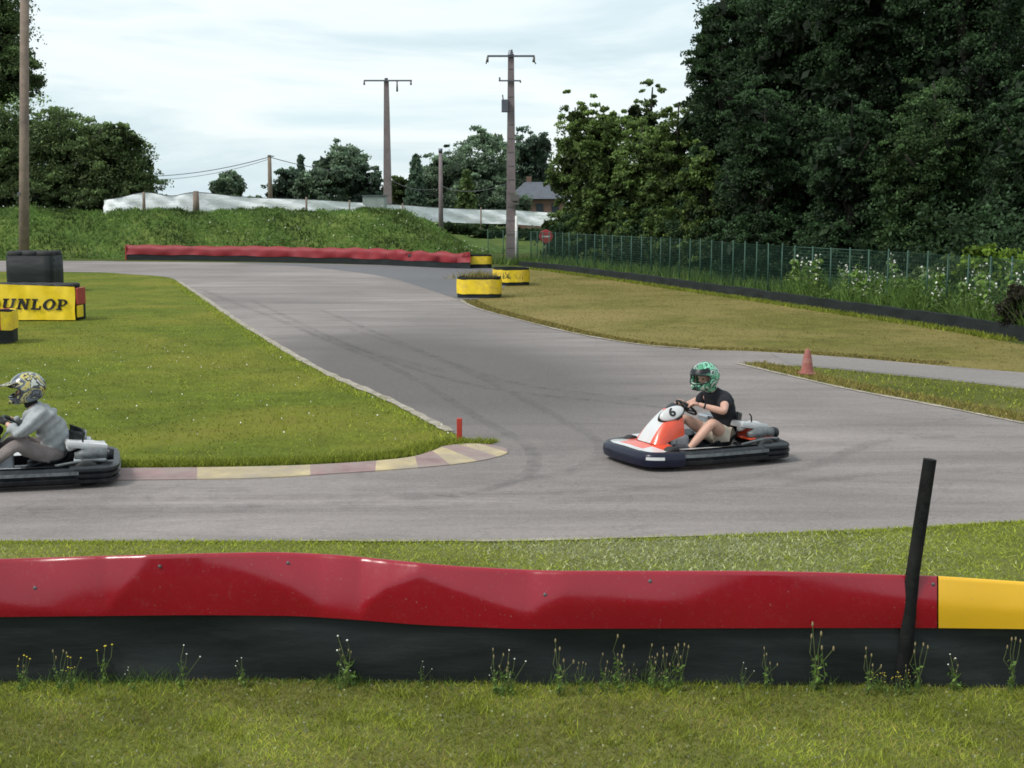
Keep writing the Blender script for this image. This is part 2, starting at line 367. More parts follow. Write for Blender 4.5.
# painted, slightly raised exit kerb
inner=spline([(60,471),(110,470.5),(250,469),(340,465.5),(405,460),(432,453),(445,448),(470,445.5),(487,446.5)],8)
outer=spline([(60,482),(110,481.5),(250,479.5),(340,474.5),(405,470),(450,466),(485,461),(506,455),(507,450)],8)
V=[];fs=[];idx=[]
seg=[0,5,12,16,23,29,36,43,50,57,64]
for i in range(len(inner)):
    a=G(*inner[i]); b_=G(*outer[i]); mid=a.lerp(b_,.25)
    V+=[(a.x,a.y,-.02),(a.x,a.y,.028),(mid.x,mid.y,.032),(b_.x,b_.y,.018),(b_.x,b_.y,-.02)]
for i in range(len(inner)-1):
    k=sum(1 for q in (5,13,21,28,34,40,46,52,58) if i>=q)%2
    for j in range(4): fs.append((5*i+j,5*i+5+j,5*i+6+j,5*i+1+j)); idx.append(k)
o=mk('kerb',V,fs,[M['kerb_y'],M['kerb_r']],idx=idx); o['kind']='structure'
bm=bmesh.new(); bm.from_mesh(o.data); bmesh.ops.recalc_face_normals(bm,faces=bm.faces); bm.to_mesh(o.data); bm.free()

# tyre marks
m,nt,b=nmat('tyre_mark'); v=coord(nt,'Object'); n=noise(nt,v,3,5,.8)
b.inputs['Base Color'].default_value=(.05,.05,.05,1); b.inputs['Roughness'].default_value=.8
tr=nt.nodes.new('ShaderNodeBsdfTransparent'); mx=nt.nodes.new('ShaderNodeMixShader')
nt.links.new(ramp(nt,n,[(.4,.0),(.75,.3)]),mx.inputs[0]); nt.links.new(tr.outputs[0],mx.inputs[1]); nt.links.new(b.outputs[0],mx.inputs[2]); nt.links.new(mx.outputs[0],nt.nodes['Material Output'].inputs[0])
M['mark']=m
marks=[[(250,300),(360,350),(470,385),(580,400),(700,412)],[(300,330),(400,372),(480,420),(530,450),(520,480),(420,500),(200,508),(-50,510)],[(320,310),(430,355),(520,385),(640,400)],
[(1100,440),(900,440),(800,470),(640,490),(400,498),(100,500)],[(1100,470),(900,474),(700,495),(450,508),(0,515)],[(350,330),(450,365),(560,420),(600,450),(560,475),(400,490),(100,492)],[(480,375),(500,383),(540,380)],[(200,290),(330,340),(440,372)]]
for i,mk_ in enumerate(marks): strip('tyre_mark',gsp(mk_,10),random.uniform(.14,.22),.0165+.004*i,M['mark'],.1)

# ------------------------------------------------------------------ terrain behind: the bank
def sstep(a,b,x): t=min(1,max(0,(x-a)/(b-a))); return t*t*(3-2*t)
def bank_h(X,Y):
    # crest height depending on X
    crest=np.interp(X,[-200,-30,-12,-8,-6.2,-4.9,-3.9,-2.6,-1.4,400],[2.75,2.6,2.55,2.55,2.45,2.05,1.3,.4,0,0])
    base=77.6+.03*max(-30,X)
    up=sstep(base,base+6.5,Y)
    plat=np.interp(X,[-60,-8,-4,4,12,60],[2.4,2.35,1.0,.5,.1,0])*sstep(86,94,Y)
    h=crest*up*(1-.12*sstep(base+9,base+14,Y))
    if X>-7: h*= 1-sstep(84,90,Y)*1.0
    else: h=h
    h=max(h,plat)
    nz=.09*math.sin(X*.9+Y*.4)+.06*math.sin(X*2.3-Y*.7)+.04*math.sin(X*5.1+Y)
    return h+nz*min(1,h) -.03
xs=np.concatenate([np.linspace(-160,-32,20)[:-1],np.linspace(-32,2,80),np.linspace(2,80,22)[1:]])
ys=np.concatenate([np.linspace(73.2,98,60),np.linspace(98,900,20)[1:]])
V=[(x,y,bank_h(x,y) if x<40 else -.05) for y in ys for x in xs]; nx=len(xs)
fs=[(j*nx+i,j*nx+i+1,(j+1)*nx+i+1,(j+1)*nx+i) for j in range(len(ys)-1) for i in range(nx-1)]
o=mk('grass_bank',V,fs,M['bank'],smooth=True); o['kind']='structure'

# ------------------------------------------------------------------ vegetation builders
def rot_quads(C,size,aspect=.55,up=None,flat=0):
    n=len(C); a=rng.normal(size=(n,3)); a[:,2]*=(1-flat) 
    a/=np.linalg.norm(a,axis=1)[:,None]; b_=rng.normal(size=(n,3)); b_-=a*(a*b_).sum(1)[:,None]; b_/=np.linalg.norm(b_,axis=1)[:,None]
    s=size[:,None]
    V=np.stack([C-a*s, C+b_*s*aspect, C+a*s, C-b_*s*aspect],1)
    return V.reshape(-1,3)
def blades(pts,hgt,wid,lean=.35):
    n=len(pts); th=rng.uniform(0,2*np.pi,n); d=np.stack([np.cos(th),np.sin(th),np.zeros(n)],1)
    h=np.asarray(hgt)*rng.uniform(.45,1.25,n); l=rng.normal(0,lean,(n,2))*h[:,None]
    tip=pts+np.stack([l[:,0],l[:,1],h],1); w=(wid*rng.uniform(.6,1.4,n))[:,None]
    return np.stack([pts-d*w/2,pts+d*w/2,tip],1).reshape(-1,3)
def lobes_leaves(lobes,n,size,clump=.2,shell=.5,cpl=110):
    """lobes: list of (cx,cy,cz,rx,ry,rz)"""
    vol=np.array([l[3]*l[5] for l in lobes]); prob=vol/vol.sum(); C=[];T=[]
    nc=max(30,n//cpl)
    for _ in range(nc):
        l=lobes[rng.choice(len(lobes),p=prob)]
        d=rng.normal(size=3); d/=np.linalg.norm(d); r=shell+(1-shell)*rng.uniform()**.6
        lump=1+.16*math.sin(d[0]*5+d[2]*4+l[0])*math.cos(d[1]*4+l[1])
        c=np.array(l[:3])+d*r*lump*np.array(l[3:6])*(1-clump*.45)
        cr=clump*min(l[3],l[5])*rng.uniform(.6,1.4)*(.6 if abs(d[2])>.8 else 1)
        k=int(cpl*rng.uniform(.6,1.4)); p=np.clip(rng.normal(size=(k,3))*.60,-1.2,1.2)
        p=p*cr*np.array([rng.uniform(.8,1.6),rng.uniform(.8,1.6),rng.uniform(.35,.75)]); sl_=rng.uniform(-.1,.65); p[:,2]-=sl_*(p[:,0]*d[0]+p[:,1]*d[1])
        C.append(c+p)
        t=rng.uniform(.55,1.35)*(.8+.4*r)*(.82+.3*max(-.6,d[2]))  # tint paints shading: outer and upward clumps lighter
        T.append(t*(.85+.45*np.clip(p[:,2]/(cr*.62+1e-6),-1,1)*.6))  # within a clump, top leaves lit and lower ones shaded by tint
    C=np.concatenate(C); T=np.clip(np.concatenate(T),.2,2)
    return rot_quads(C,size*rng.uniform(.6,1.3,len(C))),T
def tree(name,label,px,top,wpx,Y,mat,base=None,n=6000,leaf=None,low=.18,cat='tree',group=None,lobes=5,tall=None,clump=.2,dens=1,seed=None,rz_=1.0):
    s=F/Y; X=(px-512)/s; zt=D(px,top,Y).z; r=wpx/2/s
    b0=bank_h(X,Y) if base is None else base
    H=zt-b0; root=empty(name,(X,Y,b0-.1)); tag(root,label,cat,group)
    cz=H*(low+1)/2; rz=H*(1-low)/2
    L=[(0,0,cz,r*.74,r*.74,rz*.98)]
    for i in range(lobes):
        a=2*math.pi*i/lobes+random.uniform(-.4,.4); q=random.uniform(.40,.62)
        rr=random.uniform(.34,.5)*r
        L.append((math.cos(a)*r*q,math.sin(a)*r*q,cz+random.uniform(-.62,.58)*rz,rr,rr,rr*random.uniform(.75,1.15)))
    sz=leaf or max(.10,2.6/s)
    if low<=.05:
        for a in range(6): L.append((math.cos(a*1.05)*r*.5,math.sin(a*1.05)*r*.5,H*random.uniform(.14,.22),r*.45,r*.45,H*.2))
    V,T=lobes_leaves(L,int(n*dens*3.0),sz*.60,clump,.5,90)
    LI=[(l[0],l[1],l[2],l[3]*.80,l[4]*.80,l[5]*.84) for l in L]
    V2,T2=lobes_leaves(LI,int(n*.35),sz*2.1,.3,.1); V=np.concatenate([V,V2]); T=np.concatenate([T,T2*.42])  # big inner leaves darkened, painting the shade inside the crown
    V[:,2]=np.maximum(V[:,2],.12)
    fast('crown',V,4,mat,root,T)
    mb=MB(); tr=max(.08,H*.022)
    pts=[(0,0,-.1),(random.uniform(-.02,.02)*H,0,H*.3),(random.uniform(-.03,.03)*H,random.uniform(-.02,.02)*H,H*.6),(0,0,H*.88)]
    mb.tube(pts,[tr*1.3,tr,tr*.6,tr*.15],8)
    for l in L[1:]:
        z0=max(.15*H,min(.7*H,l[2]*.7)); mb.tube([(0,0,z0),(l[0]*.5,l[1]*.5,(z0+l[2])/2+.03*H),(l[0],l[1],l[2]+.1*l[5])],[tr*.5,tr*.35,tr*.12],6)
    mb.build('trunk',M['bark'],root,True)
    return root
def conifer(name,label,px,top,wpx,Y,mat,n=2500,group=None):
    s=F/Y; X=(px-512)/s; zt=D(px,top,Y).z; r=wpx/2/s; b0=bank_h(X,Y); H=zt-b0
    root=empty(name,(X,Y,b0-.1)); tag(root,label,'tree',group)
    C=[];T=[]
    for i in range(n//14):
        t=rng.uniform()**.75; a=rng.uniform(0,6.283); rad=r*(1-t)**.85*rng.uniform(.75,1.08)+.05
        k=14; u=rng.uniform(.2,1,k); z=H*(.06+.94*t)-u*rad*.25
        c=np.stack([np.cos(a)*rad*u+rng.normal(0,.1,k),np.sin(a)*rad*u+rng.normal(0,.1,k),z+rng.normal(0,.08,k)],1); C.append(c); T.append(np.full(k,rng.uniform(.6,1.3)))
    C=np.concatenate(C);T=np.concatenate(T); k=n; t=rng.uniform(size=k)**.8; a=rng.uniform(0,6.283,k); q=r*(1-t)*.72*rng.uniform(.2,1,k); C=np.concatenate([C,np.stack([np.cos(a)*q,np.sin(a)*q,H*(.05+.9*t)],1)]); T=np.concatenate([T,np.full(k,.45)])  # core leaves darkened as painted interior shade
    fast('crown',rot_quads(C,np.full(len(C),max(.12,2.2/s))),4,mat,root,T)
    mb=MB(); mb.tube([(0,0,-.1),(0,0,H*.5),(0,0,H*.97)],[H*.02,H*.012,.02],8); mb.build('trunk',M['bark'],root,True)
    return root
def bush(name,label,loc,rx,ry,rz,mat,n,leaf,cat='shrub',group=None):
    root=empty(name,loc); tag(root,label,cat,group)
    n=int(n*1.6)
    L=[(0,0,rz*.9,rx*.8,ry*.8,rz*.9)]+[(random.uniform(-.5,.5)*rx,random.uniform(-.5,.5)*ry,rz*random.uniform(.5,1.3),rx*.4,ry*.4,rz*.5) for _ in range(6)]
    V,T=lobes_leaves(L,n,leaf,.25,.4,60); V[:,2]=np.maximum(V[:,2],0.01); fast('foliage',V,4,mat,root,T)
    mb=MB()
    for l in L: mb.tube([(0,0,0),(l[0]*.5,l[1]*.5,l[2]*.5),(l[0],l[1],l[2]+l[5]*.5)],[.04,.03,.01],6)
    mb.build('stem',M['bark'],root,True); return root

# left
tree('oak_tree','tall dark tree cut by the top left corner of the photo, behind the wooden pole',4,-75,104,100,M['leaf_left'],n=18000,low=.3)
tree('broadleaf_tree','broad dark tree on the left edge behind the wooden pole, above the bank',8,82,120,90,M['leaf_left'],n=17000,low=.0)
tree('broadleaf_tree','large rounded tree just right of the wooden pole on the bank',66,92,112,88,M['leaf_left'],n=17000,low=.0)
tree('broadleaf_tree','rightmost tree of the left hand clump, its crown overhanging the white netting',118,120,106,87,M['leaf_left'],n=15000,low=.0)
tree('broadleaf_tree','low dark tree filling the gap low between the two rounded left hand trees',95,128,90,92,M['leaf_left'],n=9000,low=.0)
tree('broadleaf_tree','dark tree beyond the left frame edge behind the bank',-70,60,150,92,M['leaf_left'],n=14000,low=.05)
# far centre
tree('round_tree','small lone round tree against the sky left of the low wire pole',231,170,42,150,M['leaf_far_haze'],n=5000,low=.2)
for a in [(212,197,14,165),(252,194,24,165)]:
    bush('distant_shrub','low distant shrub beside the small lone round tree',D(a[0],211,a[3]),a[2]/2*a[3]/F,1.2,1.1,M['leaf_far_haze'],900,.28,group='distant shrubs by the lone tree')
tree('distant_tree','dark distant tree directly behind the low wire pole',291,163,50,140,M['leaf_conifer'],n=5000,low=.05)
tree('distant_tree','tallest domed tree of the clump left of the far crossarm pole',345,137,58,145,M['leaf_far_haze'],n=8000,low=.1)
tree('distant_tree','shorter bushy tree in front of the tallest domed distant tree',322,162,66,135,M['leaf_far_haze'],n=6000,low=.05)
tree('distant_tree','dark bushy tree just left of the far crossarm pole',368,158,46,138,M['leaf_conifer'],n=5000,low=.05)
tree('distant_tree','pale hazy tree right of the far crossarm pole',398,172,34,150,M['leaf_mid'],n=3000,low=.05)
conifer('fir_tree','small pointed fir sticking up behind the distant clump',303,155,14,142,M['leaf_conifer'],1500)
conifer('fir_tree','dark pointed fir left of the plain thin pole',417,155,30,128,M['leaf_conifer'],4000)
tree('distant_tree','round tree behind the plain thin pole',438,148,60,132,M['leaf_far_haze'],n=9000,low=.0)
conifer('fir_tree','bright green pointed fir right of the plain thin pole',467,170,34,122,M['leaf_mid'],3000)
tree('distant_tree','big dark domed tree left of the concrete power pole',484,118,92,130,M['leaf_far_haze'],n=15000,low=.0)
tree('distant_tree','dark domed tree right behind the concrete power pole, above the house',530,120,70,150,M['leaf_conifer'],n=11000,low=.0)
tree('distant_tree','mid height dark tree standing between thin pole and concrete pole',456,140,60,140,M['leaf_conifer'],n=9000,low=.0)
# right hand wood (each tree its own crown)
wood=[
('sparse leafed tree at the left end of the right hand wood',574,84,72,76,M['leaf_oak'],9000,.02),
('rounded mid green tree second from the left end of the right hand wood',602,88,84,72,M['leaf_oak'],15000,.0),
('paler slender tree rising behind the rounded trees of the wood',650,62,58,86,M['leaf_left'],9000,.03),
('mid green tree with low crown between the slender tree and the tall dark trees',640,104,84,68,M['leaf_oak'],15000,.0),
('mid green tree touching the first tall dark tree of the wood',676,76,80,64,M['leaf_oak'],15000,.0),
('first tall dark tree of the wood, its ragged edge against the sky',727,-90,112,60,M['leaf_deep'],30000,.0),
('tall slim dark tree just behind the first tall dark tree',716,-40,84,63,M['leaf_deep'],16000,.0),
('lower bushy tree at the foot of the first tall dark tree',706,130,70,58,M['leaf_oak'],9000,.0),
('tall dark tree above the middle of the green mesh fence',780,-120,150,56,M['leaf_deep'],26000,.0),
('lower dark tree whose crown hangs over the middle of the green mesh fence',760,60,110,51,M['leaf_deep'],14000,.0),
('tall dark tree behind the white flowering plants',860,-160,170,52,M['leaf_deep'],26000,.0),
('lower dark tree left of the feathery one, above the white flowers',846,70,120,47,M['leaf_deep'],14000,.0),
('feathery dark green tree in front of the tall trees at right',926,50,130,45,M['leaf_feather'],16000,.0),
('tall dark tree at the top right corner',965,-180,190,49,M['leaf_deep'],26000,.0),
('dark tree cut by the right edge of the photo, above the bright shrub',1030,70,150,42,M['leaf_deep'],16000,.0),
('tall dark tree beyond the right frame edge',1085,-160,200,46,M['leaf_deep'],20000,.0),
]
for w in wood:
    tree('wood_tree',w[0],w[1],w[2],w[3],w[4],w[5],n=w[6],low=w[7],base=0,clump=.17,leaf=3.0*w[4]/F,lobes=7)
# undergrowth behind the wood
V,T=lobes_leaves([((px-512)/F*Y,Y+.8,1.6,3.2,1.6,2.1) for px,Y in [(600,72),(660,66),(720,60),(770,56),(830,52),(890,48),(950,44),(1010,41),(1080,38)]],48000,.075,.2,.3,60)
V[:,2]=np.maximum(V[:,2],.02)
o=fast('undergrowth',V,4,M['leaf_deep'],None,T); tag(o,'dark undergrowth filling the wood floor behind the green fence','undergrowth',kind='stuff')
# a far backdrop of woodland
V,T=lobes_leaves([((px-512)/F*Y,Y,min(6,h),5.2 if h>5 else 2.4,3,h) for px,Y,h in [(610,88,2.6),(660,88,2.8),(705,84,3.5),(800,80,13),(835,76,15),(880,74,17),(920,72,17),(960,71,18),(1000,70,18),(1090,68,18)]],110000,.22,.2,.1,80)
V[:,2]=np.maximum(V[:,2],.02)
o=fast('far_wood',V,4,M['leaf_deep'],None,T); tag(o,'dense dark depth of the wood behind its front trees','woodland',kind='stuff')
# hedge + shrubs
for i,(px,Y,rx,h,lab) in enumerate([(455,96,2.0,1.0,'dark hedge bush below the white netting, right of the thin pole'),(485,96,2.2,1.0,'dark hedge bush below the white netting, left of the concrete pole'),(535,95,2.3,.85,'dark hedge bush below the house, right of the concrete pole'),(562,90,1.6,.8,'hedge bush at the end of the white netting beside the wood')]):
    X=(px-512)/F*Y; bush('hedge_bush',lab,(X,Y-1.5,bank_h(X,Y)-.1),rx,1.2,h*.62,M['leaf_hedge'],3500,.13,cat='bush')
bush('bright_shrub','bright yellow green shrub at the right edge behind the fence',(D(1000,300,35).x,35.3,0),1.3,1.1,1.15,M['leaf_bright'],5500,.07)
bush('dark_bush','dark brown bush on the right edge in front of the belt kerb',(D(1024,330,30.5).x,30.6,0),.62,.6,.70,M['leaf_brown'],5000,.05)
bush('low_shrub','mid green shrub behind the fence just left of the bright shrub',(D(955,300,38).x,38.3,0),1.6,1.1,.9,M['leaf_mid'],4500,.08)

# bank growth
def scatter(n,fx): 
    out=[]
    while len(out)<n:
        out.append(fx())
    return np.array(out)
def bankpt():
    X=rng.uniform(-34,0); Y=rng.uniform(76,87); return (X,Y,bank_h(X,Y))
P=scatter(26000,bankpt); P=P[P[:,2]>.0]
tint=.6+.5*np.clip(np.sin(P[:,0]*1.3+P[:,1])*np.sin(P[:,0]*.37+P[:,2]*2.1)+.3,-.5,1)
V=blades(P,.22,.08,.6); o=fast('bank_weeds',V,3,M['weed'],None,tint*rng.uniform(.6,1.2,len(P))); tag(o,'rough grass and weeds covering the bank','weeds',kind='stuff')
Q=P[rng.choice(len(P),4500)]; Q=Q[(np.sin(Q[:,0]*.8)+np.sin(Q[:,1]*1.7+Q[:,0]*2.1))>.1]; Q=Q+np.array([0,0,.12])+rng.normal(0,.08,(len(Q),3))
o=fast('bank_leafage',rot_quads(Q,np.full(len(Q),.09)),4,M['leaf_mid'],None,rng.uniform(.6,1.7,len(Q))); tag(o,'broad leaved weeds on the bank','weeds',kind='stuff')
Q=P[rng.choice(len(P),350)]; Q=Q[(Q[:,0]>-18)|(Q[:,2]>2.5)]; Q=Q+np.array([0,-.1,.28])
o=fast('bank_flowers',rot_quads(Q,np.full(len(Q),.035),1),4,M['white_flower'],None); tag(o,'specks of pale flowers on the bank','flowers',kind='stuff')

# ------------------------------------------------------------------ white netting
def netting():
    root=empty('netting_screen',(0,0,0)); tag(root,'long white netting screen on posts along the top of the bank','netting')
    prof=spline([(104,200,84),(118,198,84),(145,192.5,84.5),(172,196,85),(197,192.5,85.5),(250,197.5,87),(307,199.5,88),(350,202,90),(400,205,92),(441,208,96),(480,209.5,98),(510,210,99),(540,212,100),(575,214,100)],5)
    V=[];rows=5;bump_=[0,.14,-.10,.16,0]
    for i,(px,ty,Y) in enumerate(prof):
        t=D(px,ty,Y); gz=min(bank_h(t.x,Y),t.z-.8) if t.x<-7 else D(px,ty+14,Y).z
        for r in range(rows):
            q=r/(rows-1); V.append((t.x,Y+bump_[r]*math.sin(i*1.3+r)-.25*(q),t.z+(gz-t.z)*q))
    n=len(prof); fs=[(i*rows+r,i*rows+r+1,(i+1)*rows+r+1,(i+1)*rows+r) for i in range(n-1) for r in range(rows-1)]
    mk('net',V,fs,M['net'],root,True)
    mb=MB(); mb.tube([(v[0],v[1],v[2]+.01) for v in V[::rows]],.02,5); mb.build('top_cord',M['wire'],root)
    for px,ty,Y,w in [(145,193,84,.14),(197,192,85,.28),(307,198,87.6,.10),(350,201,89.6,.08),(403,204,91.8,.08),(481,208,97.6,.08),(560,212,99.6,.08)]:
        t=D(px,ty,Y); b0=bank_h(t.x,Y)-.2; m2=MB(); m2.tube([(t.x,Y-.35,b0),(t.x,Y-.3,t.z+.05)],[w*.75,w*.6],8); m2.build('post',M['wood_pole'],root,True)
netting()

# ------------------------------------------------------------------ poles and wires
def pole_base(px,Y,top):
    t=D(px,top,Y); u=D(px,230,Y); t.x=u.x; return Vector((t.x,Y,bank_h(t.x,Y) if Y>74 else 0)),t.z
b0,zt=pole_base(22,60,-40); root=empty('wooden_pole',b0); tag(root,'thick weathered wooden pole rising out of the top left of the photo','pole')
mb=MB(); mb.tube([(0,0,-.1),(.18,0,4),(.02+.045*(zt+1),0,zt+1)],[.225,.20,.175],16); mb.build('shaft',M['wood_pole'],root,True)
mb=MB(); mb.box((0,-.2,3.4),(.14,.01,.1)); mb.build('number_plate',M['metal_dark'],root)

# concrete power pole
b0,zt=pole_base(511,71,54); root=empty('power_pole',b0); tag(root,'tall concrete power pole with crossarms at the end of the red barrier','power pole')
H=zt-b0.z; mb=MB()
def taper_sq(mb,w0,w1,d0,d1,z0,z1,mi=0):
    mb.add([(-w0,-d0,z0),(w0,-d0,z0),(w0,d0,z0),(-w0,d0,z0),(-w1,-d1,z1),(w1,-d1,z1),(w1,d1,z1),(-w1,d1,z1)],[(0,3,2,1),(4,5,6,7),(0,1,5,4),(1,2,6,5),(2,3,7,6),(3,0,4,7)],mi)
taper_sq(mb,.27,.15,.2,.12,-.1,H); mb.build('shaft',M['conc_pole'],root)
for i in range(14):
    z=.8+i*.68; w=.28-.0113*z; mb=MB(); mb.box((0,-(.2-.0075*z)-.003,z),(w*1.3,.02,.04)); mb.build('step_slot',M['insul'],root)
mb=MB(); mb.box((0,-.18,H-.12),(2.35,.1,.09)); mb.tube([(-.05,-.18,H-.1),(0,-.1,H+.12),(.05,-.1,H+.1)],.12,8); mb.build('crossarm',M['metal_dark'],root)
for x in (-1.15,1.15):
    mb=MB(); mb.tube([(x,-.18,H-.15),(x-.03,-.18,H-.42)],[.05,.07],8); mb.tube([(x-.05,-.18,H-.3),(x-.28*(1 if x<0 else -1)*.3,-.18,H-.5)],.03,6); mb.build('insulator',M['insul'],root,True)
mb=MB(); mb.box((-.06,-.2,H-1.32),(1.1,.07,.07)); mb.tube([(-.55,-.2,H-1.3),(-.57,-.2,H-1.15)],.04,6); mb.tube([(.45,-.2,H-1.3),(.48,-.2,H-1.42)],.04,6); mb.build('lower_arm',M['metal_dark'],root)
mb=MB(); mb.box((-.3,-.22,H-2.55),(.34,.3,.62),bev=.03); mb.tube([(-.38,-.2,H-2.3),(-.42,-.2,H-2.0)],.03,6); mb.build('switch_box',M['metal_dark'],root)
mb=MB(); mb.box((.2,-.3,3.3),(.42,.12,.32),bev=.01); mb.box((.16,-.3,3.0),(.5,.1,.08)); mb.build('junction_box',M['insul'],root)
mb=MB(); mb.tube([(.27,-.28,-.1),(.27,-.27,2.4)],.07,10); mb.build('cable_guard',M['white'],root,True)

b0,zt=pole_base(388,98,80); root=empty('power_pole',b0); tag(root,'far brown power pole with one wide crossarm rising behind the bank','power pole'); H=zt-b0.z
mb=MB(); taper_sq(mb,.30,.16,.22,.12,-.2,H); mb.build('shaft',M['conc_pole'],root)
mb=MB(); mb.box((.12,-.2,H-.06),(3.3,.1,.1)); mb.tube([(0,-.1,H-.1),(0,-.1,H+.12)],.12,8); mb.build('crossarm',M['metal_dark'],root)
for x in (-1.5,.75,1.7):
    mb=MB(); mb.tube([(x,-.2,H-.1),(x,-.2,H-.35 if x!=.75 else H-.8)],[.05,.07],6); mb.build('insulator',M['insul'],root,True)
b0,zt=pole_base(441,90,149); root=empty('wooden_pole',b0); tag(root,'plain thin grey pole without crossarm, left of the concrete power pole','pole'); H=zt-b0.z
mb=MB(); mb.tube([(0,0,-.2),(0,0,H)],[.17,.11],10); mb.build('shaft',M['conc_pole'],root,True); mb=MB(); mb.tube([(0,0,H-.25),(0,0,H+.03)],.13,10); mb.build('cap',M['metal_dark'],root,True)
b0,zt=pole_base(271,110,155); root=empty('wooden_pole',b0); tag(root,'short distant wire pole among the far trees','pole'); H=zt-b0.z; wtop=Vector((b0.x,b0.y,zt-.15))
mb=MB(); mb.tube([(0,0,-.2),(0,0,H)],[.2,.14],10); mb.build('shaft',M['wood_pole'],root,True); mb=MB(); mb.box((.12,-.1,H-.1),(.5,.08,.08)); mb.build('bracket',M['metal_dark'],root)
def wire(label,a,b_,sag,r=.02):
    mb=MB(); pts=[]
    for i in range(17):
        t=i/16; p=Vector(a).lerp(Vector(b_),t); p.z-=sag*4*t*(1-t); pts.append(p)
    mb.tube(pts,r,5); o=mb.build('overhead_wire',M['wire'],None,True); tag(o,label,'wire')
wire('slack wire from the short distant pole down to the left trees',wtop,D(120,176,120),.5,.03)
wire('second thinner wire just under the slack left one',wtop-Vector((0,0,.15)),D(120,179,118),.6,.02)
wire('short wire from the short distant pole right into the far trees',wtop,D(345,171,135),.2,.03)
wire('wire stretched low between the thin pole and the concrete power pole',D(441,186,90),D(511,182,71),.4,.018)
wire('faint wire running from the thin pole left toward the far crossarm pole',D(441,188,90),D(388,178,98),.4,.018)

# ------------------------------------------------------------------ house, hut, sign
def house():
    Y=140; c=D(537,215,Y); root=empty('house',(c.x,Y,0)); tag(root,'small brick house with grey slate roof beyond the white netting','house')
    zb=D(537,198,Y).z; zt=D(537,182,Y).z; w=2.7; d=3
    mb=MB(); mb.box((0,0,zb/2),(2*w,2*d,zb)); mb.build('wall',M['brick'],root)
    r=MB(); e=.35; r.add([(-w-e,-d-e,zb-.1),(w+e,-d-e,zb-.1),(w+e,d+e,zb-.1),(-w-e,d+e,zb-.1),(-w*.45,0,zt),(w*.35,0,zt)],[(0,1,5,4),(1,2,5),(2,3,4,5),(3,0,4),(3,2,1,0)]); ro=r.build('roof',M['slate'],root)
    ch=MB(); ch.box((-w*.3,.3,zt+.1),(.5,.5,.9)); ch.build('chimney',M['brick'],ro)
    for x in (-1.5,0.2,1.7):
        q=MB(); q.box((x,-d-.02,zb-1.0),(.7,.06,.9)); wi=q.build('window',M['glass'],root); q=MB(); q.box((x,-d-.05,zb-1.5),(.85,.1,.07)); q.build('sill',M['white'],wi)
    q=MB(); q.box((-.65,-d-.02,1),(.9,.06,2)); q.build('door',M['wood_pole'],root)
    return root
house()
c=D(375,207,91); root=empty('metal_hut',(c.x,91,bank_h(c.x,91)-.1)); tag(root,'small pale grey metal hut on the bank beside the far crossarm pole','hut')
hh=D(375,196,91).z-(bank_h(c.x,91)-.1)
mb=MB(); mb.box((0,0,hh/2),(1.45,1.2,hh)); mb.build('wall',M['hut'],root); mb=MB(); mb.box((0,0,hh+.03),(1.6,1.35,.06)); mb.build('roof',M['slate'],root); mb=MB(); mb.box((.15,-.61,hh/2-.05),(.02,.03,hh*.8)); mb.box((.42,-.61,hh/2),(.5,.02,hh*.75)); mb.build('door',M['hut'],root)

s=G(546,268); c=D(546,236.5,s.y+1.5); root=empty('road_sign',(c.x,c.y,0)); tag(root,'round red no entry style sign on a post behind the fence','sign')
mb=MB(); mb.tube([(0,.03,0),(0,.03,c.z)],.03,8); mb.build('post',M['metal_dark'],root,True)
mb=MB(); mb.lathe([(0,0),(.32,0),(.34,.01),(.32,.02),(0,.02)],Matrix.Translation((0,0,c.z))@Matrix.Rotation(R(90),4,'X'),8); mb.build('plate',M['sign_red'],root)
mb=MB(); mb.box((0,-.024,c.z),(.42,.006,.07)); mb.build('white_bar',M['white'],root)

# ------------------------------------------------------------------ mesh fence
fl=[G(x,y) for x,y in [(488,264.5),(530,266),(570,271.5),(650,281),(720,291),(800,303.5),(870,312),(940,322),(1010,333),(1100,350),(1250,380)]]
for p in fl: p.y+=.75
def resample(pts,step):
    out=[];acc=0;last=pts[0];out.append(last.copy())
    for i in range(len(pts)-1):
        a,b_=pts[i],pts[i+1]; L=(b_-a).length; t=step-acc
        while t<=L: out.append(a.lerp(b_,t/L)); t+=step
        acc=L-(t-step)
    return out
root=empty('mesh_fence',fl[0]); tag(root,'long green wire mesh fence on thin posts running along the wood','fence')
FH=1.68; o0=fl[0]
pp=resample(fl,.98)
for p in pp:
    mb=MB(); q=p-o0; lean=random.uniform(-.02,.02); mb.tube([(q.x,q.y,-.05),(q.x+lean,q.y,FH+random.uniform(.0,.06))],.022,6); mb.build('post',M['fence'],root,True)
V=[];fsx=[]
def thinbar(a,b_,r):
    a=Vector(a);b_=Vector(b_);t=(b_-a).normalized(); s=t.cross(Vector((.3,-1,.1))).normalized()*r; u=t.cross(s).normalized()*r
    k=len(V); 
    for p in (a,b_): V.extend([p+s,p-s*.5+u*.87,p-s*.5-u*.87])
    for i in range(3): fsx.append((k+i,k+(i+1)%3,k+3+(i+1)%3,k+3+i))
wpts=resample(fl,.075)
for p in wpts: q=p-o0; thinbar((q.x,q.y,.04),(q.x,q.y,FH-.03),.0045)
for i in range(len(fl)-1):
    a=fl[i]-o0;b_=fl[i+1]-o0
    for k in range(18): z=.05+k*(FH-.08)/17; thinbar((a.x,a.y,z),(b_.x,b_.y,z),.0032 if k not in(0,17) else .009)
mk('wire_mesh',V,fsx,M['fence'],root)

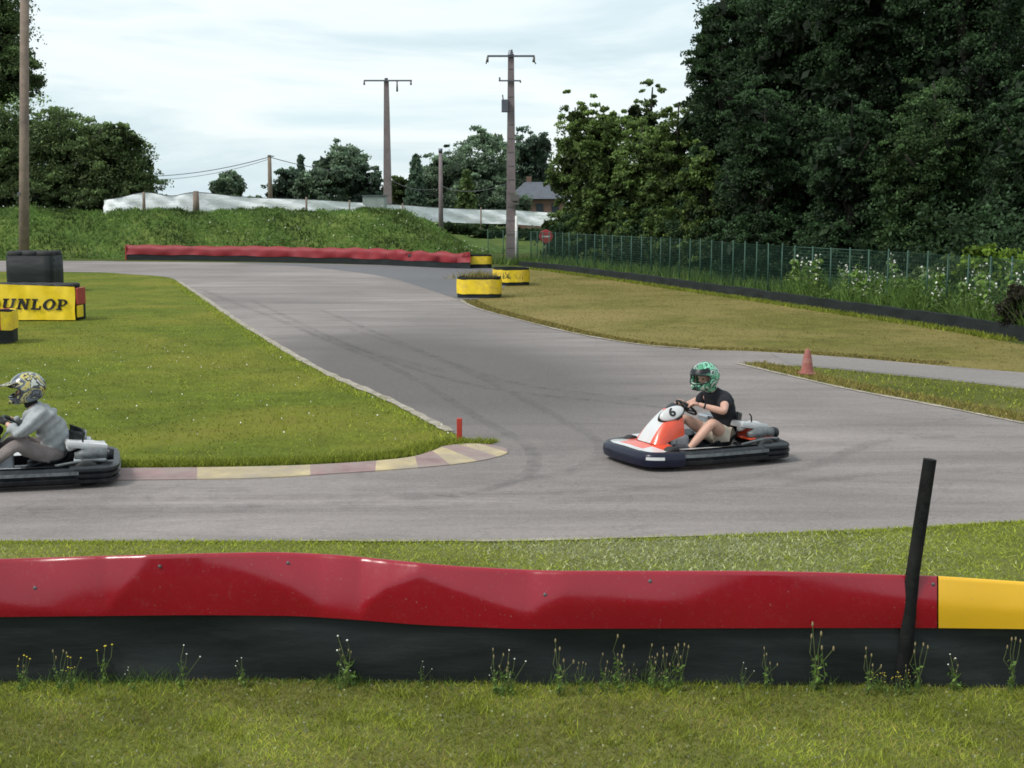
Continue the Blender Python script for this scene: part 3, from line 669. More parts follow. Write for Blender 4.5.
# black belt kerb in front of the fence
def belt_wall(pts,h,name,label,cat,thick=.10,mat=None,jit=.03):
    pts=resample(pts,.5); n=len(pts); V=[]
    for i,p in enumerate(pts):
        t=(pts[min(i+1,n-1)]-pts[max(i-1,0)]).normalized(); s=Vector((t.y,-t.x,0)); hh=h*(1+random.uniform(-jit,jit)*2); w=random.uniform(-.02,.02)
        V+=[p+s*(thick/2)-Vector((0,0,.05)),p+s*(thick/2+w)+Vector((0,0,hh)),p-s*(thick/2-w)+Vector((0,0,hh)),p-s*(thick/2)-Vector((0,0,.05))]
    fs=[(4*i+a,4*i+4+a,4*i+4+(a+1)%4,4*i+(a+1)%4) for i in range(n-1) for a in range(4)]+[(0,1,2,3),(4*n-1,4*n-2,4*n-3,4*n-4)]
    o=mk(name,V,fs,mat or M['belt']); tag(o,label,cat)
    bm=bmesh.new(); bm.from_mesh(o.data); bmesh.ops.recalc_face_normals(bm,faces=bm.faces); bm.to_mesh(o.data); bm.free()
    return o
bl=[G(x,y) for x,y in [(520,267.5),(560,271.5),(600,277),(650,284),(700,291.5),(760,300),(800,306),(860,315),(930,325),(980,333),(1024,341),(1120,360),(1250,388)]]
belt_wall(bl,.31,'belt_kerb','low black rubber kerb along the foot of the green fence','kerb',.16)

# tall grass + flower plants behind the belt
def along(pts,n,off0,off1):
    P=resample(pts,.05); P=np.array([[p.x,p.y] for p in P]); i=rng.integers(0,len(P)-1,n); t=P[i+1]-P[i]; t/=np.linalg.norm(t,axis=1)[:,None]
    nrm=np.stack([-t[:,1],t[:,0]],1); o=rng.uniform(off0,off1,n)[:,None]; return np.concatenate([P[i]+nrm*o,np.zeros((n,1))],1)
P=along(fl,9000,-.5,2.2); 
V=blades(P,.5,.05,.35); o=fast('tall_grass',V,3,M['weed'],None,rng.uniform(.35,1.1,len(P))); tag(o,'tall rough grass growing through the green fence','grass',kind='stuff')
rp=fl[5:10]
P=along(rp,13000,-.6,1.6); hh_=.9*(.65+.35*np.sin(P[:,0]*2.3)*np.sin(P[:,1]*1.7)+.1)
V=blades(P,hh_,.028,.35); o=fast('tall_weeds',V,3,M['weed'],None,rng.uniform(.5,1.3,len(P))); tag(o,'tall green weeds around the white flowering plants','weeds',kind='stuff')
Q=along(rp,16000,-.55,1.5); Q[:,2]=rng.uniform(.05,1.0,len(Q))*(.75+.35*np.sin(Q[:,0]*2.3+.4)*np.sin(Q[:,1]*1.7))
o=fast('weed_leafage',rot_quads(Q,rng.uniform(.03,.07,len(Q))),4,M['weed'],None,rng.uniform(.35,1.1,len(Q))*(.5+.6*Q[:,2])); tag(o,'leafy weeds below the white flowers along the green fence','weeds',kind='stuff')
P=along(bl[:11],9000,-.55,-.10); V=blades(P,.10,.03,.5); o=fast('kerb_grass',V,3,M['blade'],None,rng.uniform(.5,1.1,len(P))); tag(o,'grass tufts along the foot of the black rubber kerb','grass',kind='stuff')

def flower_plant(seed,H,name='flowering_plant',fl_mat='white_flower',nst=4,fs_=.036,spread=.25,leaf=.09,nf=9,nl=22):
    random.seed(seed); root=empty(name)
    mb=MB(); lv=[];fv=[]
    for s in range(nst):
        a=random.uniform(0,6.28); tx,ty=math.cos(a)*spread*random.uniform(.3,1),math.sin(a)*spread*random.uniform(.3,1); h=H*random.uniform(.7,1)
        mb.tube([(0,0,0),(tx*.4,ty*.4,h*.5),(tx,ty,h)],[.008,.006,.003],5)
        for k in range(nl): t=random.uniform(.08,.9); lv.append((tx*t*.9+random.gauss(0,.06),ty*t*.9+random.gauss(0,.06),h*t))
        for k in range(nf): t=random.uniform(.3,1.02); fv.append((tx*t+random.gauss(0,.05),ty*t+random.gauss(0,.05),h*t))
    mb.build('stem',M['stem'],root)
    fast('leaf',rot_quads(np.array(lv),np.full(len(lv),leaf)),4,M['weed'],root,rng.uniform(.6,1.4,len(lv)))
    fast('blossom',rot_quads(np.array(fv),np.full(len(fv),fs_),1),4,M[fl_mat],root)
    return root
def copy_tree(o,parent=None):
    c=o.copy(); COL.objects.link(c); c.parent=parent
    for ch in list(o.children): copy_tree(ch,c)
    return c
protos=[flower_plant(s,random.uniform(1.3,1.7)) for s in (3,5,9)]
rr_=along(fl[5:10],50,-.35,.9)
for i,p in enumerate(rr_):
    o=protos[i] if i<3 else copy_tree(protos[i%3]); o.location=(p[0],p[1],0); o.rotation_euler.z=random.uniform(0,6.28); k=random.uniform(.65,1.05); o.scale=(k,k,k)
    tag(o,'tall white flowering plant growing among weeds along the green fence','plant','white flowering plants along the fence')

# ------------------------------------------------------------------ far red barrier
def far_barrier():
    pts=[G(x,y) for x,y in spline([(126,260),(180,260.5),(240,261.5),(300,262.8),(350,264),(400,266),(440,268),(472,269)],8)]
    root=empty('safety_barrier',pts[0]); tag(root,'long far barrier with crumpled red strip at the foot of the bank','barrier')
    P=resample(pts,.18); n=len(P); o=P[0]; V=[];rows=[(-.05,0),(.36,.02),(.37,0),(.60,.0),(.80,.0),(.80,.28)]
    random.seed(4); ph=[random.uniform(0,6.28) for _ in range(6)]
    for i,p in enumerate(P):
        u=i*.18
        d1=.06*math.sin(u*1.7+ph[0])+.06*math.sin(u*4.9+ph[1]); d2=.07*math.sin(u*2.3+ph[2])+.06*math.sin(u*6.1+ph[3]); am=1+2.2*(i/n)**3; d1*=am; d2*=am; zt=.80+.02*math.sin(u*.9+ph[4])+.02*am*math.sin(u*3.9+ph[5])-.10*(i/n)**6; q=p-o
        V+=[q+Vector((0,0,-.05)),q+Vector((0,.0,.32)),q+Vector((0,-.025+.0*d1,.29+.02*math.sin(u*2))),q+Vector((0,-.05+d1,.56)),q+Vector((0,.03+d2*.5,zt)),q+Vector((0,.66,zt-.05))]
    red=[];rf=[];k=6
    mk('rubber_belt',[V[i*k+j] for i in range(n) for j in (0,1)],[(2*i,2*i+2,2*i+3,2*i+1) for i in range(n-1)],M['belt'],root)
    # panels of about 4 m
    step=24
    for s in range(0,n-1,step):
        e=min(n-1,s+step); vv=[V[i*k+j] for i in range(s,e+1) for j in (2,3,4,5)]; m_=e-s+1
        mk('red_panel',vv,[(4*i+j,4*i+4+j,4*i+5+j,4*i+1+j) for i in range(m_-1) for j in range(3)],M['red_far'],root,True)
    ty=MB()
    for i in range(3,n-2,4):
        p=P[i]-o; ty.lathe([(.18,0),(.30,.02),(.32,.09),(.30,.17),(.18,.19)],Matrix.Translation((p.x,p.y+.52,.0)),12,closed=True)
        ty.lathe([(.18,0),(.30,.02),(.32,.09),(.30,.17),(.18,.19)],Matrix.Translation((p.x,p.y+.52,.2)),12,closed=True); ty.lathe([(.18,0),(.30,.02),(.32,.09),(.30,.17),(.18,.19)],Matrix.Translation((p.x,p.y+.52,.4)),12,closed=True)
    ty.build('tyres',M['tyre'],root,True)
    mb=MB(); mb.box((0.0,.2,.38),(.06,.44,.78)); mb.build('end_panel',M['bar_red'],root)
far_barrier()

# ------------------------------------------------------------------ corner tyre blocks with yellow bands
def tyre_block(name,label,loc,rz,w,d,h,col,band=(.25,.95),red_end=False,weeds=False):
    root=empty(name,loc,rz); tag(root,label,'barrier')
    def loop(o,n=8):
        pts=[];r=min(w,d)*.32+o
        for cx,cy,a0 in ((w/2-r+o,-d/2+r-o,-90),(w/2-r+o,d/2-r+o,0),(-w/2+r-o,d/2-r+o,90),(-w/2+r-o,-d/2+r-o,180)):
            for k in range(n+1): a=R(a0+90*k/n); pts.append((cx+r*math.cos(a),cy+r*math.sin(a)))
        return pts
    def ringmesh(nm,o,z0,z1,mat,wv=.0,idx=None):
        L=loop(o); n=len(L); V=[]
        for i,(x,y) in enumerate(L):
            s=1+wv*math.sin(i*1.9); dz=wv*.5*math.sin(i*.9)
            V+=[(x,y,z0+dz),(x*s,y*s,(z0+z1)/2),(x,y,z1+dz),(x*.95,y*.95,z1-.01+dz),(x*.95,y*.95,z0)]
        fs=[(5*i+j,5*((i+1)%n)+j,5*((i+1)%n)+(j+1)%5,5*i+(j+1)%5) for i in range(n) for j in range(5)]
        ob=mk(nm,V,fs,mat,root,True); smooth_by(ob,45)
        return ob
    ringmesh('rubber_belt',0,.02,h*.96,M['belt'],.012)
    yb=ringmesh('colour_band',.02,h*band[0],h*band[1],[M[col],M['bar_yellow']],.02)
    if red_end:
        for p in yb.data.polygons:
            if p.center.x>w/2-.22: p.material_index=1
    tp=[(.17,0),(.27,.01),(.30,.09),(.27,.17),(.17,.18),(.15,.09)]
    nxx=max(1,int(w/.58)); ny=max(1,int(d/.58))
    for i in range(nxx):
        for j in range(ny):
            for k in range(max(1,int(h/.19))):
                mb=MB(); mb.lathe(tp,Matrix.Translation(((i-(nxx-1)/2)*(w*.92/nxx),(j-(ny-1)/2)*(d*.92/ny),k*.19)),14,closed=True); mb.build('tyre',M['tyre'],root,True)
    return root
a=G(479,298.5); tyre_block('tyre_block','nearest yellow banded tyre block at the track edge, weeds growing inside',(a.x,a.y+.62,0),R(-4),1.36,1.15,.68,'bar_yellow',(.2,.86))
a=G(511,286); tyre_block('tyre_block','second yellow banded tyre block, right behind the nearest one',(a.x,a.y+.8,0),R(14),1.15,1.5,.66,'bar_yellow',(.2,.86))
a=G(481,268.5); tyre_block('tyre_block','farthest small yellow tyre block at the end of the red barrier',(a.x-.1,a.y+.5,0),R(5),1.15,.9,.66,'bar_yellow',(.3,.85))
a=G(479,297); P=np.stack([rng.normal(a.x,.4,500),rng.normal(a.y+.6,.3,500),np.full(500,.55)],1)
o=fast('block_weeds',blades(P,.25,.03,.5),3,M['blade_dry'],None,rng.uniform(.5,1.1,500)); tag(o,'dry weeds growing out of the nearest yellow tyre block','weeds',kind='stuff')
# left of the photo
a=G(38,321); DR=empty('banner_barrier',(0,0,0)); 
bx0=G(-30,320).x; bx1=G(75,321.5).x; by=G(38,321).y; DR.location=((bx0+bx1)/2,by,0); DR.rotation_euler.z=R(-3); tag(DR,'tyre barrier faced with a yellow DUNLOP banner on the infield','barrier')
W=bx1-bx0; HB=.95
V=[];cols_=24;rows_=6
for j in range(rows_+1):
    for i in range(cols_+1):
        x=-W/2+W*i/cols_; z=.03+(HB-.03)*j/rows_-.09*(i/cols_)*(j/rows_)
        V.append((x,-.02+.025*math.sin(i*.9+j*1.1)+.015*math.sin(i*2.3-j*.7),z))
DF=lambda x,z:(-.02+.025*math.sin((x+W/2)/W*cols_*.9+z/HB*rows_*1.1)+.015*math.sin((x+W/2)/W*cols_*2.3-z/HB*rows_*.7))
ban=mk('banner',V,[(j*(cols_+1)+i,j*(cols_+1)+i+1,(j+1)*(cols_+1)+i+1,(j+1)*(cols_+1)+i) for j in range(rows_) for i in range(cols_)],M['ban_yellow'],DR,True)
mb=MB(); mb.box((0,.44,.4),(W-.06,.8,.8),bev=.05); mb.build('rubber_core',M['belt'],DR)
mb=MB(); mb.box((W/2+.035,.30,.62),(.06,.55,.42),bev=.015); mb.build('red_end_panel',M['bar_red'],DR)
mb=MB(); mb.box((W/2+.035,.22,.24),(.05,.36,.30),bev=.015); mb.build('yellow_end_panel',M['ban_yellow'],DR)
for i in range(6):
    for q in (0,1):
        mb=MB(); mb.lathe([(.14,0),(.23,.01),(.25,.07),(.23,.12),(.14,.13),(.13,.07)],Matrix.Translation((-W/2+.28+i*.43,.24+q*.46,.795)),14,closed=True); mb.build('tyre',M['tyre'],DR,True)
# lettering: slab letters as polygons in a unit box, slanted
def rect(x0,y0,x1,y1): return [(x0,y0),(x1,y0),(x1,y1),(x0,y1)]
def ringpoly(cx,cy,rx,ry,tx,ty,a0=0,a1=360,n=18):
    out=[]
    for k in range(n):
        a=R(a0+(a1-a0)*k/n);b_=R(a0+(a1-a0)*(k+1)/n)
        out.append([(cx+rx*math.cos(a),cy+ry*math.sin(a)),(cx+rx*math.cos(b_),cy+ry*math.sin(b_)),(cx+(rx-tx)*math.cos(b_),cy+(ry-ty)*math.sin(b_)),(cx+(rx-tx)*math.cos(a),cy+(ry-ty)*math.sin(a))])
    return out
LET={
'D':[rect(.1,0,.36,1),rect(0,0,.45,.14),rect(0,.86,.45,1)]+ringpoly(.42,.5,.5,.5,.27,.16,-90,90),
'U':[rect(.08,.3,.34,1),rect(.70,.3,.92,1),rect(0,.86,.44,1),rect(.60,.86,1.02,1)]+ringpoly(.50,.34,.42,.34,.24,.16,180,360),
'N':[rect(.10,0,.30,1),rect(.74,0,.94,1),[(.10,1),(.38,1),(.94,0),(.66,0)],rect(0,0,.42,.13),rect(0,.87,.32,1),rect(.62,.87,1.05,1)],
'L':[rect(.10,0,.38,1),rect(0,0,.9,.16),rect(0,.86,.5,1),rect(.74,.1,.9,.36)],
'O':ringpoly(.5,.5,.5,.52,.27,.17,0,360,26),
'P':[rect(.10,0,.36,1),rect(0,0,.5,.14),rect(0,.86,.5,1)]+ringpoly(.45,.68,.45,.32,.25,.13,-90,90)+[rect(.3,.36,.46,.49),rect(.3,.87,.46,1)]}
mb=MB(); lh=.275; lw=.312; word='DUNLOP'
xr=(G(69,321).x-DR.location.x)
tot=len(word)*lw*1.13
adv=[1.10,1.17,1.17,.97,1.10,.95]; xc=xr-sum(adv)*lw
for k,chh in enumerate(word):
    x0=xc; xc+=adv[k]*lw
    for qn,poly in enumerate(LET[chh]):
        vs=[]
        for (u,v_) in poly:
            z=.295+v_*lh-.02*k/6; x=x0+u*lw+v_*.07; vs.append((x,DF(x,z)-.02-.0022*(qn%5),z))
        mb.add(vs,[tuple(range(len(vs)))])
mb.build('lettering',M['ink'],DR)
# wrapped black stack behind
a=G(31,292); root=empty('tyre_stack',(a.x,a.y+.5,0),R(-3)); tag(root,'tall black wrapped tyre stack behind the yellow banner barrier','tyre stack')
tpx=[(.2,0),(.29,.01),(.31,.1),(.29,.19),(.2,.2),(.18,.1)]
for i in range(3):
    for j in range(2):
        for k in range(7):
            mb=MB(); mb.lathe(tpx,Matrix.Translation(((i-1)*.5,(j-.5)*.6,k*.195)),18,closed=True); mb.build('tyre',M['tyre'],root,True)
def wrapband(z0,z1):
    L=[]
    for i in range(40):
        a=2*math.pi*i/40; x=.80*math.copysign(abs(math.cos(a))**.28,math.cos(a)); y=.63*math.copysign(abs(math.sin(a))**.28,math.sin(a)); s=1+.012*math.sin(i*2.2); L.append((x*s,y*s))
    V=[];n=40
    for x,y in L: V+=[(x,y,z0),(x*1.01,y*1.01,(z0+z1)/2),(x,y,z1),(x*.97,y*.97,z1)]
    return V,[(4*i+j,4*((i+1)%n)+j,4*((i+1)%n)+j+1,4*i+j+1) for i in range(n) for j in range(3)]
V,fs=wrapband(.0,1.22); mk('rubber_wrap',V,fs,M['belt'],root,True)
a=G(0,345); tyre_block('tyre_block','low tyre block with yellow and red band cut by the left edge of the photo',(a.x-.36,a.y+.5,0),R(8),1.0,1.0,.70,'bar_red',(.42,.97),red_end=True)

# small red stake and cone
a=G(459.5,441); mb=MB(); mb.box((0,0,.13),(.065,.05,.30),bev=.008); root=mb.build('marker_stake',M['stake_red']); root.location=(a.x,a.y,0); tag(root,'small red marker stake standing in the grass at the kerb tip','marker stake')
a=G(807,375); root=empty('traffic_cone',(a.x,a.y,.008)); tag(root,'faded red traffic cone standing beside the service path','traffic cone')
mb=MB(); mb.box((0,0,.02),(.28,.28,.04),bev=.01); mb.build('base',M['cone'],root)
mb=MB(); mb.lathe([(.115,.04),(.10,.10),(.085,.2),(.07,.3),(.045,.40),(.03,.44),(.0,.445)],None,20); mb.build('cone_body',M['cone'],root,True)
mb=MB(); mb.lathe([(.0865,.205),(.0735,.285)],None,20); mb.build('band',plain('faded_band',(.34,.15,.125),.8,.2,10),root,True)

# ------------------------------------------------------------------ near barrier
topl=[(-300,566),(-100,563),(0,560),(100,557),(200,554.5),(280,553),(340,556),(400,562),(450,567),(550,572),(650,572),(750,572),(830,573.5),(900,576),(938,577),(1024,583),(1150,590),(1300,596)]
midl=[(-300,619),(0,617),(200,615),(300,616),(360,620),(420,625),(520,629),(650,628.5),(800,628),(938,628),(1024,629),(1300,634)]
botl=[(-300,690),(0,685),(200,682),(300,681),(420,684),(520,686),(700,685),(900,687),(1024,689),(1300,694)]
def il(L,x): return float(np.interp(x,[p[0] for p in L],[p[1] for p in L]))
def sm(L,x): return (il(L,x-24)+2*il(L,x-12)+2*il(L,x)+2*il(L,x+12)+il(L,x+24))/8
rootb=empty('safety_barrier',(0,8.2,0)); tag(rootb,'glossy red and yellow barrier over black rubber across the foreground','barrier')
def bar_pt(x,v):     # v 0 base .. 1 bottom of red .. 2 top
    yb=G(x,sm(botl,x)).y
    if v<=1: py=sm(botl,x)+(sm(midl,x)-sm(botl,x))*v
    else: py=sm(midl,x)+(sm(topl,x)-sm(midl,x))*(v-1)
    return yb,py
# crease line (fraction of the panel height, above it the sheet tilts back to the sky)
cre=[(-300,.1),(0,.0),(50,.02),(106,.03),(114,.25),(135,.65),(148,1.0),(198,1.0),(206,.82),(250,.60),(290,.36),(320,.0),(360,.0),(368,.25),(385,.55),(420,.82),(470,.52),(530,.15),(545,.3),(565,.45),(590,.35),(640,.4),(690,.42),(725,.75),(760,.95),(800,.85),(850,.6),(900,.45),(938,.4),(1024,.4),(1300,.4)]
tiltA=[(-300,22),(0,20),(100,16),(150,10),(190,14),(250,20),(330,26),(380,26),(450,24),(540,18),(640,12),(700,7),(760,3),(830,6),(880,10),(938,8),(1300,10)]
def disp(x,f):                 # f in 0..1 up the panel; returns displacement away from the viewer in m
    h=.31; c=min(.98,max(0,il(cre,x)))
    d=-.018*math.sin(math.pi*f)*(.4+.6*math.sin(x*.011+1.0)**2)
    if f>c:
        w=.03+.30*(.5+.5*math.sin(x*.021+2.0))**2; t=f-c; k=math.tan(R(il(tiltA,x)*(.82+.18*math.sin(x*.05))))
        d+=h*k*(t*t/(2*w) if t<w else t-w/2)
    return d
xsb=list(np.arange(-640,1700,4.0)); 
def surf(x0,x1,name,mat,rows=16):
    xs_=[x for x in xsb if x0<=x<=x1]
    if xs_[0]>x0: xs_=[x0]+xs_
    if xs_[-1]<x1: xs_.append(x1)
    V=[]
    for x in xs_:
        for r in range(rows+1):
            f=r/rows; yb,py=bar_pt(x,1+f); Y=yb-.035+disp(x,f); p=D(x,py,Y); V.append((p.x,p.y-8.2,p.z))
        p=D(x,bar_pt(x,2)[1],yb-.035+disp(x,1)); V.append((p.x,p.y-8.2+.015,p.z+.004)); V.append((p.x,p.y-8.2+.10,p.z-.02)); V.append((p.x,p.y-8.2+.104,p.z-.3))
    k=rows+4; n=len(xs_)
    fs=[(i*k+r,(i+1)*k+r,(i+1)*k+r+1,i*k+r+1) for i in range(n-1) for r in range(k-1)]
    return mk(name,V,fs,mat,rootb,True)
surf(-640,937,'red_panel',M['red_panel']); surf(938.5,1696,'yellow_panel',M['yellow_panel'])
V=[];rows=8
for x in xsb:
    for r in range(rows+1):
        v_=r/rows*1.06; yb,py=bar_pt(x,min(1,v_)); 
        if v_>1: py-=3
        Y=yb+.018*math.sin(x*.013)*math.sin(math.pi*r/rows)+.01*math.sin(x*.031+r*.4); p=D(x,py if r else sm(botl,x)+3,Y); V.append((p.x,p.y-8.2,p.z))
n=len(xsb);k=rows+1
mk('rubber_belt',V,[(i*k+r,(i+1)*k+r,(i+1)*k+r+1,i*k+r+1) for i in range(n-1) for r in range(rows)],M['belt'],rootb,True)
for x,f in [(160,.82),(288,.85),(35,.5),(650,.84),(933,.86),(545,.6)]:
    yb,py=bar_pt(x,1+f); p=D(x,py,yb-.035+disp(x,f)); mb=MB(); mb.lathe([(0,.006),(.009,.005),(.011,.0)],Matrix.Translation((p.x,p.y-8.2-.002,p.z))@Matrix.Rotation(R(90),4,'X'),10); mb.build('bolt',M['k_grey'],rootb,True)
tymb=MB()
for i in range(30):
    x=-300+i*54; yb=G(x,sm(botl,x)).y; p=D(x,sm(botl,x),yb)
    for z in (0,.2): tymb.lathe(tpx,Matrix.Translation((p.x,.40+yb-8.2,z)),14,closed=True)
tymb.build('tyres',M['tyre'],rootb,True)
# dark leaning post
pb=G(900,687); pt=D(929.5,459,pb.y-.02)
mb=MB(); mb.tube([(0,0,-.05),((pt.x-pb.x)*.45-.012,0,pt.z*.5),(pt.x-pb.x,0,pt.z)],[.046,.042,.040],10); o=mb.build('leaning_post',M['post_black'],None,True); smooth_by(o,50); o.location=(pb.x+.0,pb.y-.03,0); tag(o,'slim black post leaning right in front of the near red barrier','post')

# ------------------------------------------------------------------ grass
def region_pts(n,x0,x1,y0,y1,polys_in=None,polys_out=None):
    X=rng.uniform(x0,x1,n);Y=rng.uniform(y0,y1,n);ok=np.ones(n,bool)
    for p in polys_in or []: ok&=pip(X,Y,p)
    for p in polys_out or []: ok&=~pip(X,Y,p)
    return np.stack([X[ok],Y[ok],np.zeros(ok.sum())],1)
P=region_pts(170000,-4.2,4.2,5.6,8.18)
pt_=.75+.35*np.sin(P[:,0]*2.1+1)*np.sin(P[:,1]*3.3)+.15*np.sin(P[:,0]*7+P[:,1]*5); pt_=np.clip(pt_*1.3,.8,1.75)*rng.uniform(.65,1.2,len(P))
dry=rng.uniform(size=len(P))<(.16+.12*np.sin(P[:,0]*1.7+3)*np.sin(P[:,1]*4))
o=fast('lawn_grass',blades(P[~dry],.032,.0055,.9),3,M['blade'],None,pt_[~dry]); tag(o,'short mown grass in the foreground','grass',kind='stuff')
o=fast('lawn_dry_grass',blades(P[dry],.034,.005,1.0),3,M['blade_dry'],None,pt_[dry]); tag(o,'dry blades mixed in the foreground grass','grass',kind='stuff')
P=np.concatenate([rng.normal((cx_,cy_,0),(.05,.04,0),(70,3)) for cx_,cy_ in zip(rng.uniform(-3.6,3.6,110),rng.uniform(6.6,8.1,110))]); P[:,2]=0
o=fast('grass_tufts',blades(P,.055,.006,.7),3,M['blade'],None,rng.uniform(.7,1.5)*rng.uniform(.6,1.2,len(P))); tag(o,'taller tufts standing out of the foreground grass','grass',kind='stuff')
C=region_pts(2200,-4,4,5.8,8.15); C[:,2]=.025
o=fast('clover_leaves',rot_quads(C,np.full(len(C),.009),.8),4,M['blade_pale'],None,rng.uniform(.5,.9,len(C))); tag(o,'clover leaves scattered through the foreground grass','clover',kind='stuff')
P=region_pts(6000,-4,4,7.85,8.17); P[:,1]=8.17-rng.exponential(.05,len(P)); o=fast('foot_grass',blades(P,.02+.08*np.clip(.5+.6*np.sin(P[:,0]*3.1)*np.sin(P[:,0]*1.3+1)+.3*np.sin(P[:,0]*11),.1,1.4),.006,.5),3,M['weed'],None,rng.uniform(.5,1.2,len(P))); tag(o,'longer grass along the foot of the near barrier','grass',kind='stuff')
P=region_pts(210000,-8,9.5,8.7,13.2,None,[asp]); 
pale=(np.sin(P[:,0]*.8+.3)+np.sin(P[:,1]*2.2+P[:,0]*.5)*.5+rng.normal(0,.5,len(P)))>.35
pale&=(P[:,0]+rng.normal(0,1.2,len(P)))<2.6
o=fast('track_side_grass',blades(P[~pale],.028,.010,1.0),3,M['blade'],None,rng.uniform(.85,1.6,(~pale).sum())); tag(o,'short grass between track and near barrier','grass',kind='stuff')
o=fast('pale_ground_cover',blades(P[pale],.028,.012,1.1),3,M['blade_pale'],None,rng.uniform(.8,1.4,pale.sum())); tag(o,'pale ground cover between track and near barrier','ground cover',kind='stuff')
P=region_pts(420000,-26,.2,14.8,72,[inf]); P=P[np.abs(P[:,0])<P[:,1]*.42+1]; keep=rng.uniform(size=len(P))<np.clip(1.35-(P[:,1]-14.8)/22,.10,1); P=P[keep]
tt=.8+.25*np.sin(P[:,0]*1.1)*np.sin(P[:,1]*.9+1)+.1*np.sin(P[:,0]*4.1+P[:,1]*3)
o=fast('infield_blades',blades(P,.032,.016,.8),3,M['blade'],None,tt*rng.uniform(.8,1.3,len(P))); tag(o,'mown grass of the infield','grass',kind='stuff')
# ragged edges
def edge_tufts(name,label,px,n,off0,off1,h,w,mat,t0=.5,t1=1.2):
    P=along(gsp(px,6),n,off0,off1); o=fast(name,blades(P,h,w,.6),3,mat,None,rng.uniform(t0,t1,len(P))); tag(o,label,'grass',kind='stuff')
edge_tufts('edge_grass','longer grass along the kerb',infield_low[1:],12000,.02,.35,.075,.012,M['blade'],.45,1.15)
edge_tufts('edge_grass','tufts along the left edge of the track',left_edge,2500,.06,.4,.06,.02,M['blade'],.9,1.4)
edge_tufts('edge_grass','tufts along the lower edge of the track',low[1:],9000,-.02,.10,.03,.012,M['blade'],.9,1.6)
edge_tufts('edge_grass','dry tufts between the cone and the track',main_up[:6],7000,.05,.55,.06,.02,M['blade_dry'],.5,1.2)
edge_tufts('edge_grass','dry tufts along the far verge',ver_edge[:9],8000,.05,.5,.05,.03,M['blade_dry'],.4,1.0)
P=region_pts(26000,1,12,17.5,29,[wedge]); o=fast('wedge_blades',blades(P,.05,.02,.6),3,M['blade'],None,rng.uniform(.6,1.2,len(P))); tag(o,'grass of the wedge between track and service path','grass',kind='stuff')
P=region_pts(60000,-1,16,20,60,[verge]); o=fast('verge_blades',blades(P,.03,.02,.9),3,M['blade_dry'],None,rng.uniform(.45,.95,len(P))); tag(o,'dry grass of the verge under the fence','grass',kind='stuff')
# white daisies in the infield and lawn
P=region_pts(260,-9,0,15,30,[inf]); P[:,2]=.05; o=fast('daisies',rot_quads(P,np.full(len(P),.012),1),4,M['white_flower'],None); tag(o,'tiny daisies in the infield grass','flowers',kind='stuff')

# weeds at the barrier foot
def weed_plant(seed,H,nst,spread,head='seed',lab=None):
    random.seed(seed); root=empty('weed_plant'); mb=MB(); hd=MB(); lv=[]
    for s in range(nst):
        a=random.uniform(0,6.28); tx,ty=math.cos(a)*spread*random.uniform(.2,1),math.sin(a)*spread*.4; h=H*random.uniform(.6,1)
        jx=random.gauss(0,.02); mb.tube([(random.gauss(0,.02),0,0),(tx*.2+jx,ty*.3,h*.35),(tx*.7-jx,ty*.5,h*.72),(tx,ty,h)],[.0026,.0022,.0018,.0012],5)
        r=.006 if head=='seed' else .0085 if head=='yellow' else .0055
        hd.lathe([(0,-.012),(r*.8,-.008),(r,0),(r*.7,.012),(0,.018)] if head=='seed' else [(0,-.004),(r,0),(r*.7,.005),(0,.006)],Matrix.Translation((tx,ty,h)),7)
        for k in range(11): t=random.uniform(.02,.75)**1.5; lv.append((tx*t*.6+random.gauss(0,.012),ty*t+random.gauss(0,.012),h*t))
    mb.build('stem',M['stem'],root); hd.build('seed_head' if head=='seed' else 'blossom',M['seed'] if head=='seed' else M['yellow_flower'] if head=='yellow' else M['white_flower'],root,True)
    fast('leaf',rot_quads(np.array(lv),np.full(len(lv),.02),.4),4,M['weed'],root,rng.uniform(.5,1.3,len(lv)))
    return root
def put(o,px,label,group,k=1,dy=.12):
    px+=random.uniform(-5,5); p=G(px,il(botl,px)); dy=random.uniform(.04,.2); o.location=(p.x,p.y-dy,0); o.scale=(k,k,k); o.rotation_euler.z=random.uniform(-.4,.4); tag(o,label,'weed',group)
sd=[weed_plant(i,.36,3+i%3,.10) for i in range(3)]
for i,x in enumerate([605,609,613,616,622,629,632,645,650,652,655,668,672,680,555,562,577,817,812,905,903,948,1005,498,503,350,760,30,70,860,872]):
    o=sd[i] if i<3 else copy_tree(sd[i%3]); k=random.uniform(.3,.95)*(1.35 if x in (817,812) else 1); put(o,x,'brown headed ribwort stalk at the foot of the near barrier','seed headed stalks at the barrier foot',k)
yl=[weed_plant(20+i,.33,4,.14,'yellow') for i in range(2)]
for i,x in enumerate([33,79,84,103,868,874,879,886,893]):
    o=yl[i] if i<2 else copy_tree(yl[i%2]); put(o,x,'yellow flowering weed at the foot of the near barrier','yellow flowering weeds at the barrier foot',random.uniform(.35,.55) if x>800 else random.uniform(.35,1.0))
wl=[weed_plant(30+i,.30,3,.16,'white') for i in range(2)]
for i,x in enumerate([140,186,246,340,352,421,498,505,512,735,955]):
    o=wl[i] if i<2 else copy_tree(wl[i%2]); put(o,x,'small pale flowered weed at the foot of the near barrier','pale flowered weeds at the barrier foot',random.uniform(.5,1.0)*(1.5 if x in (352,505) else 1))

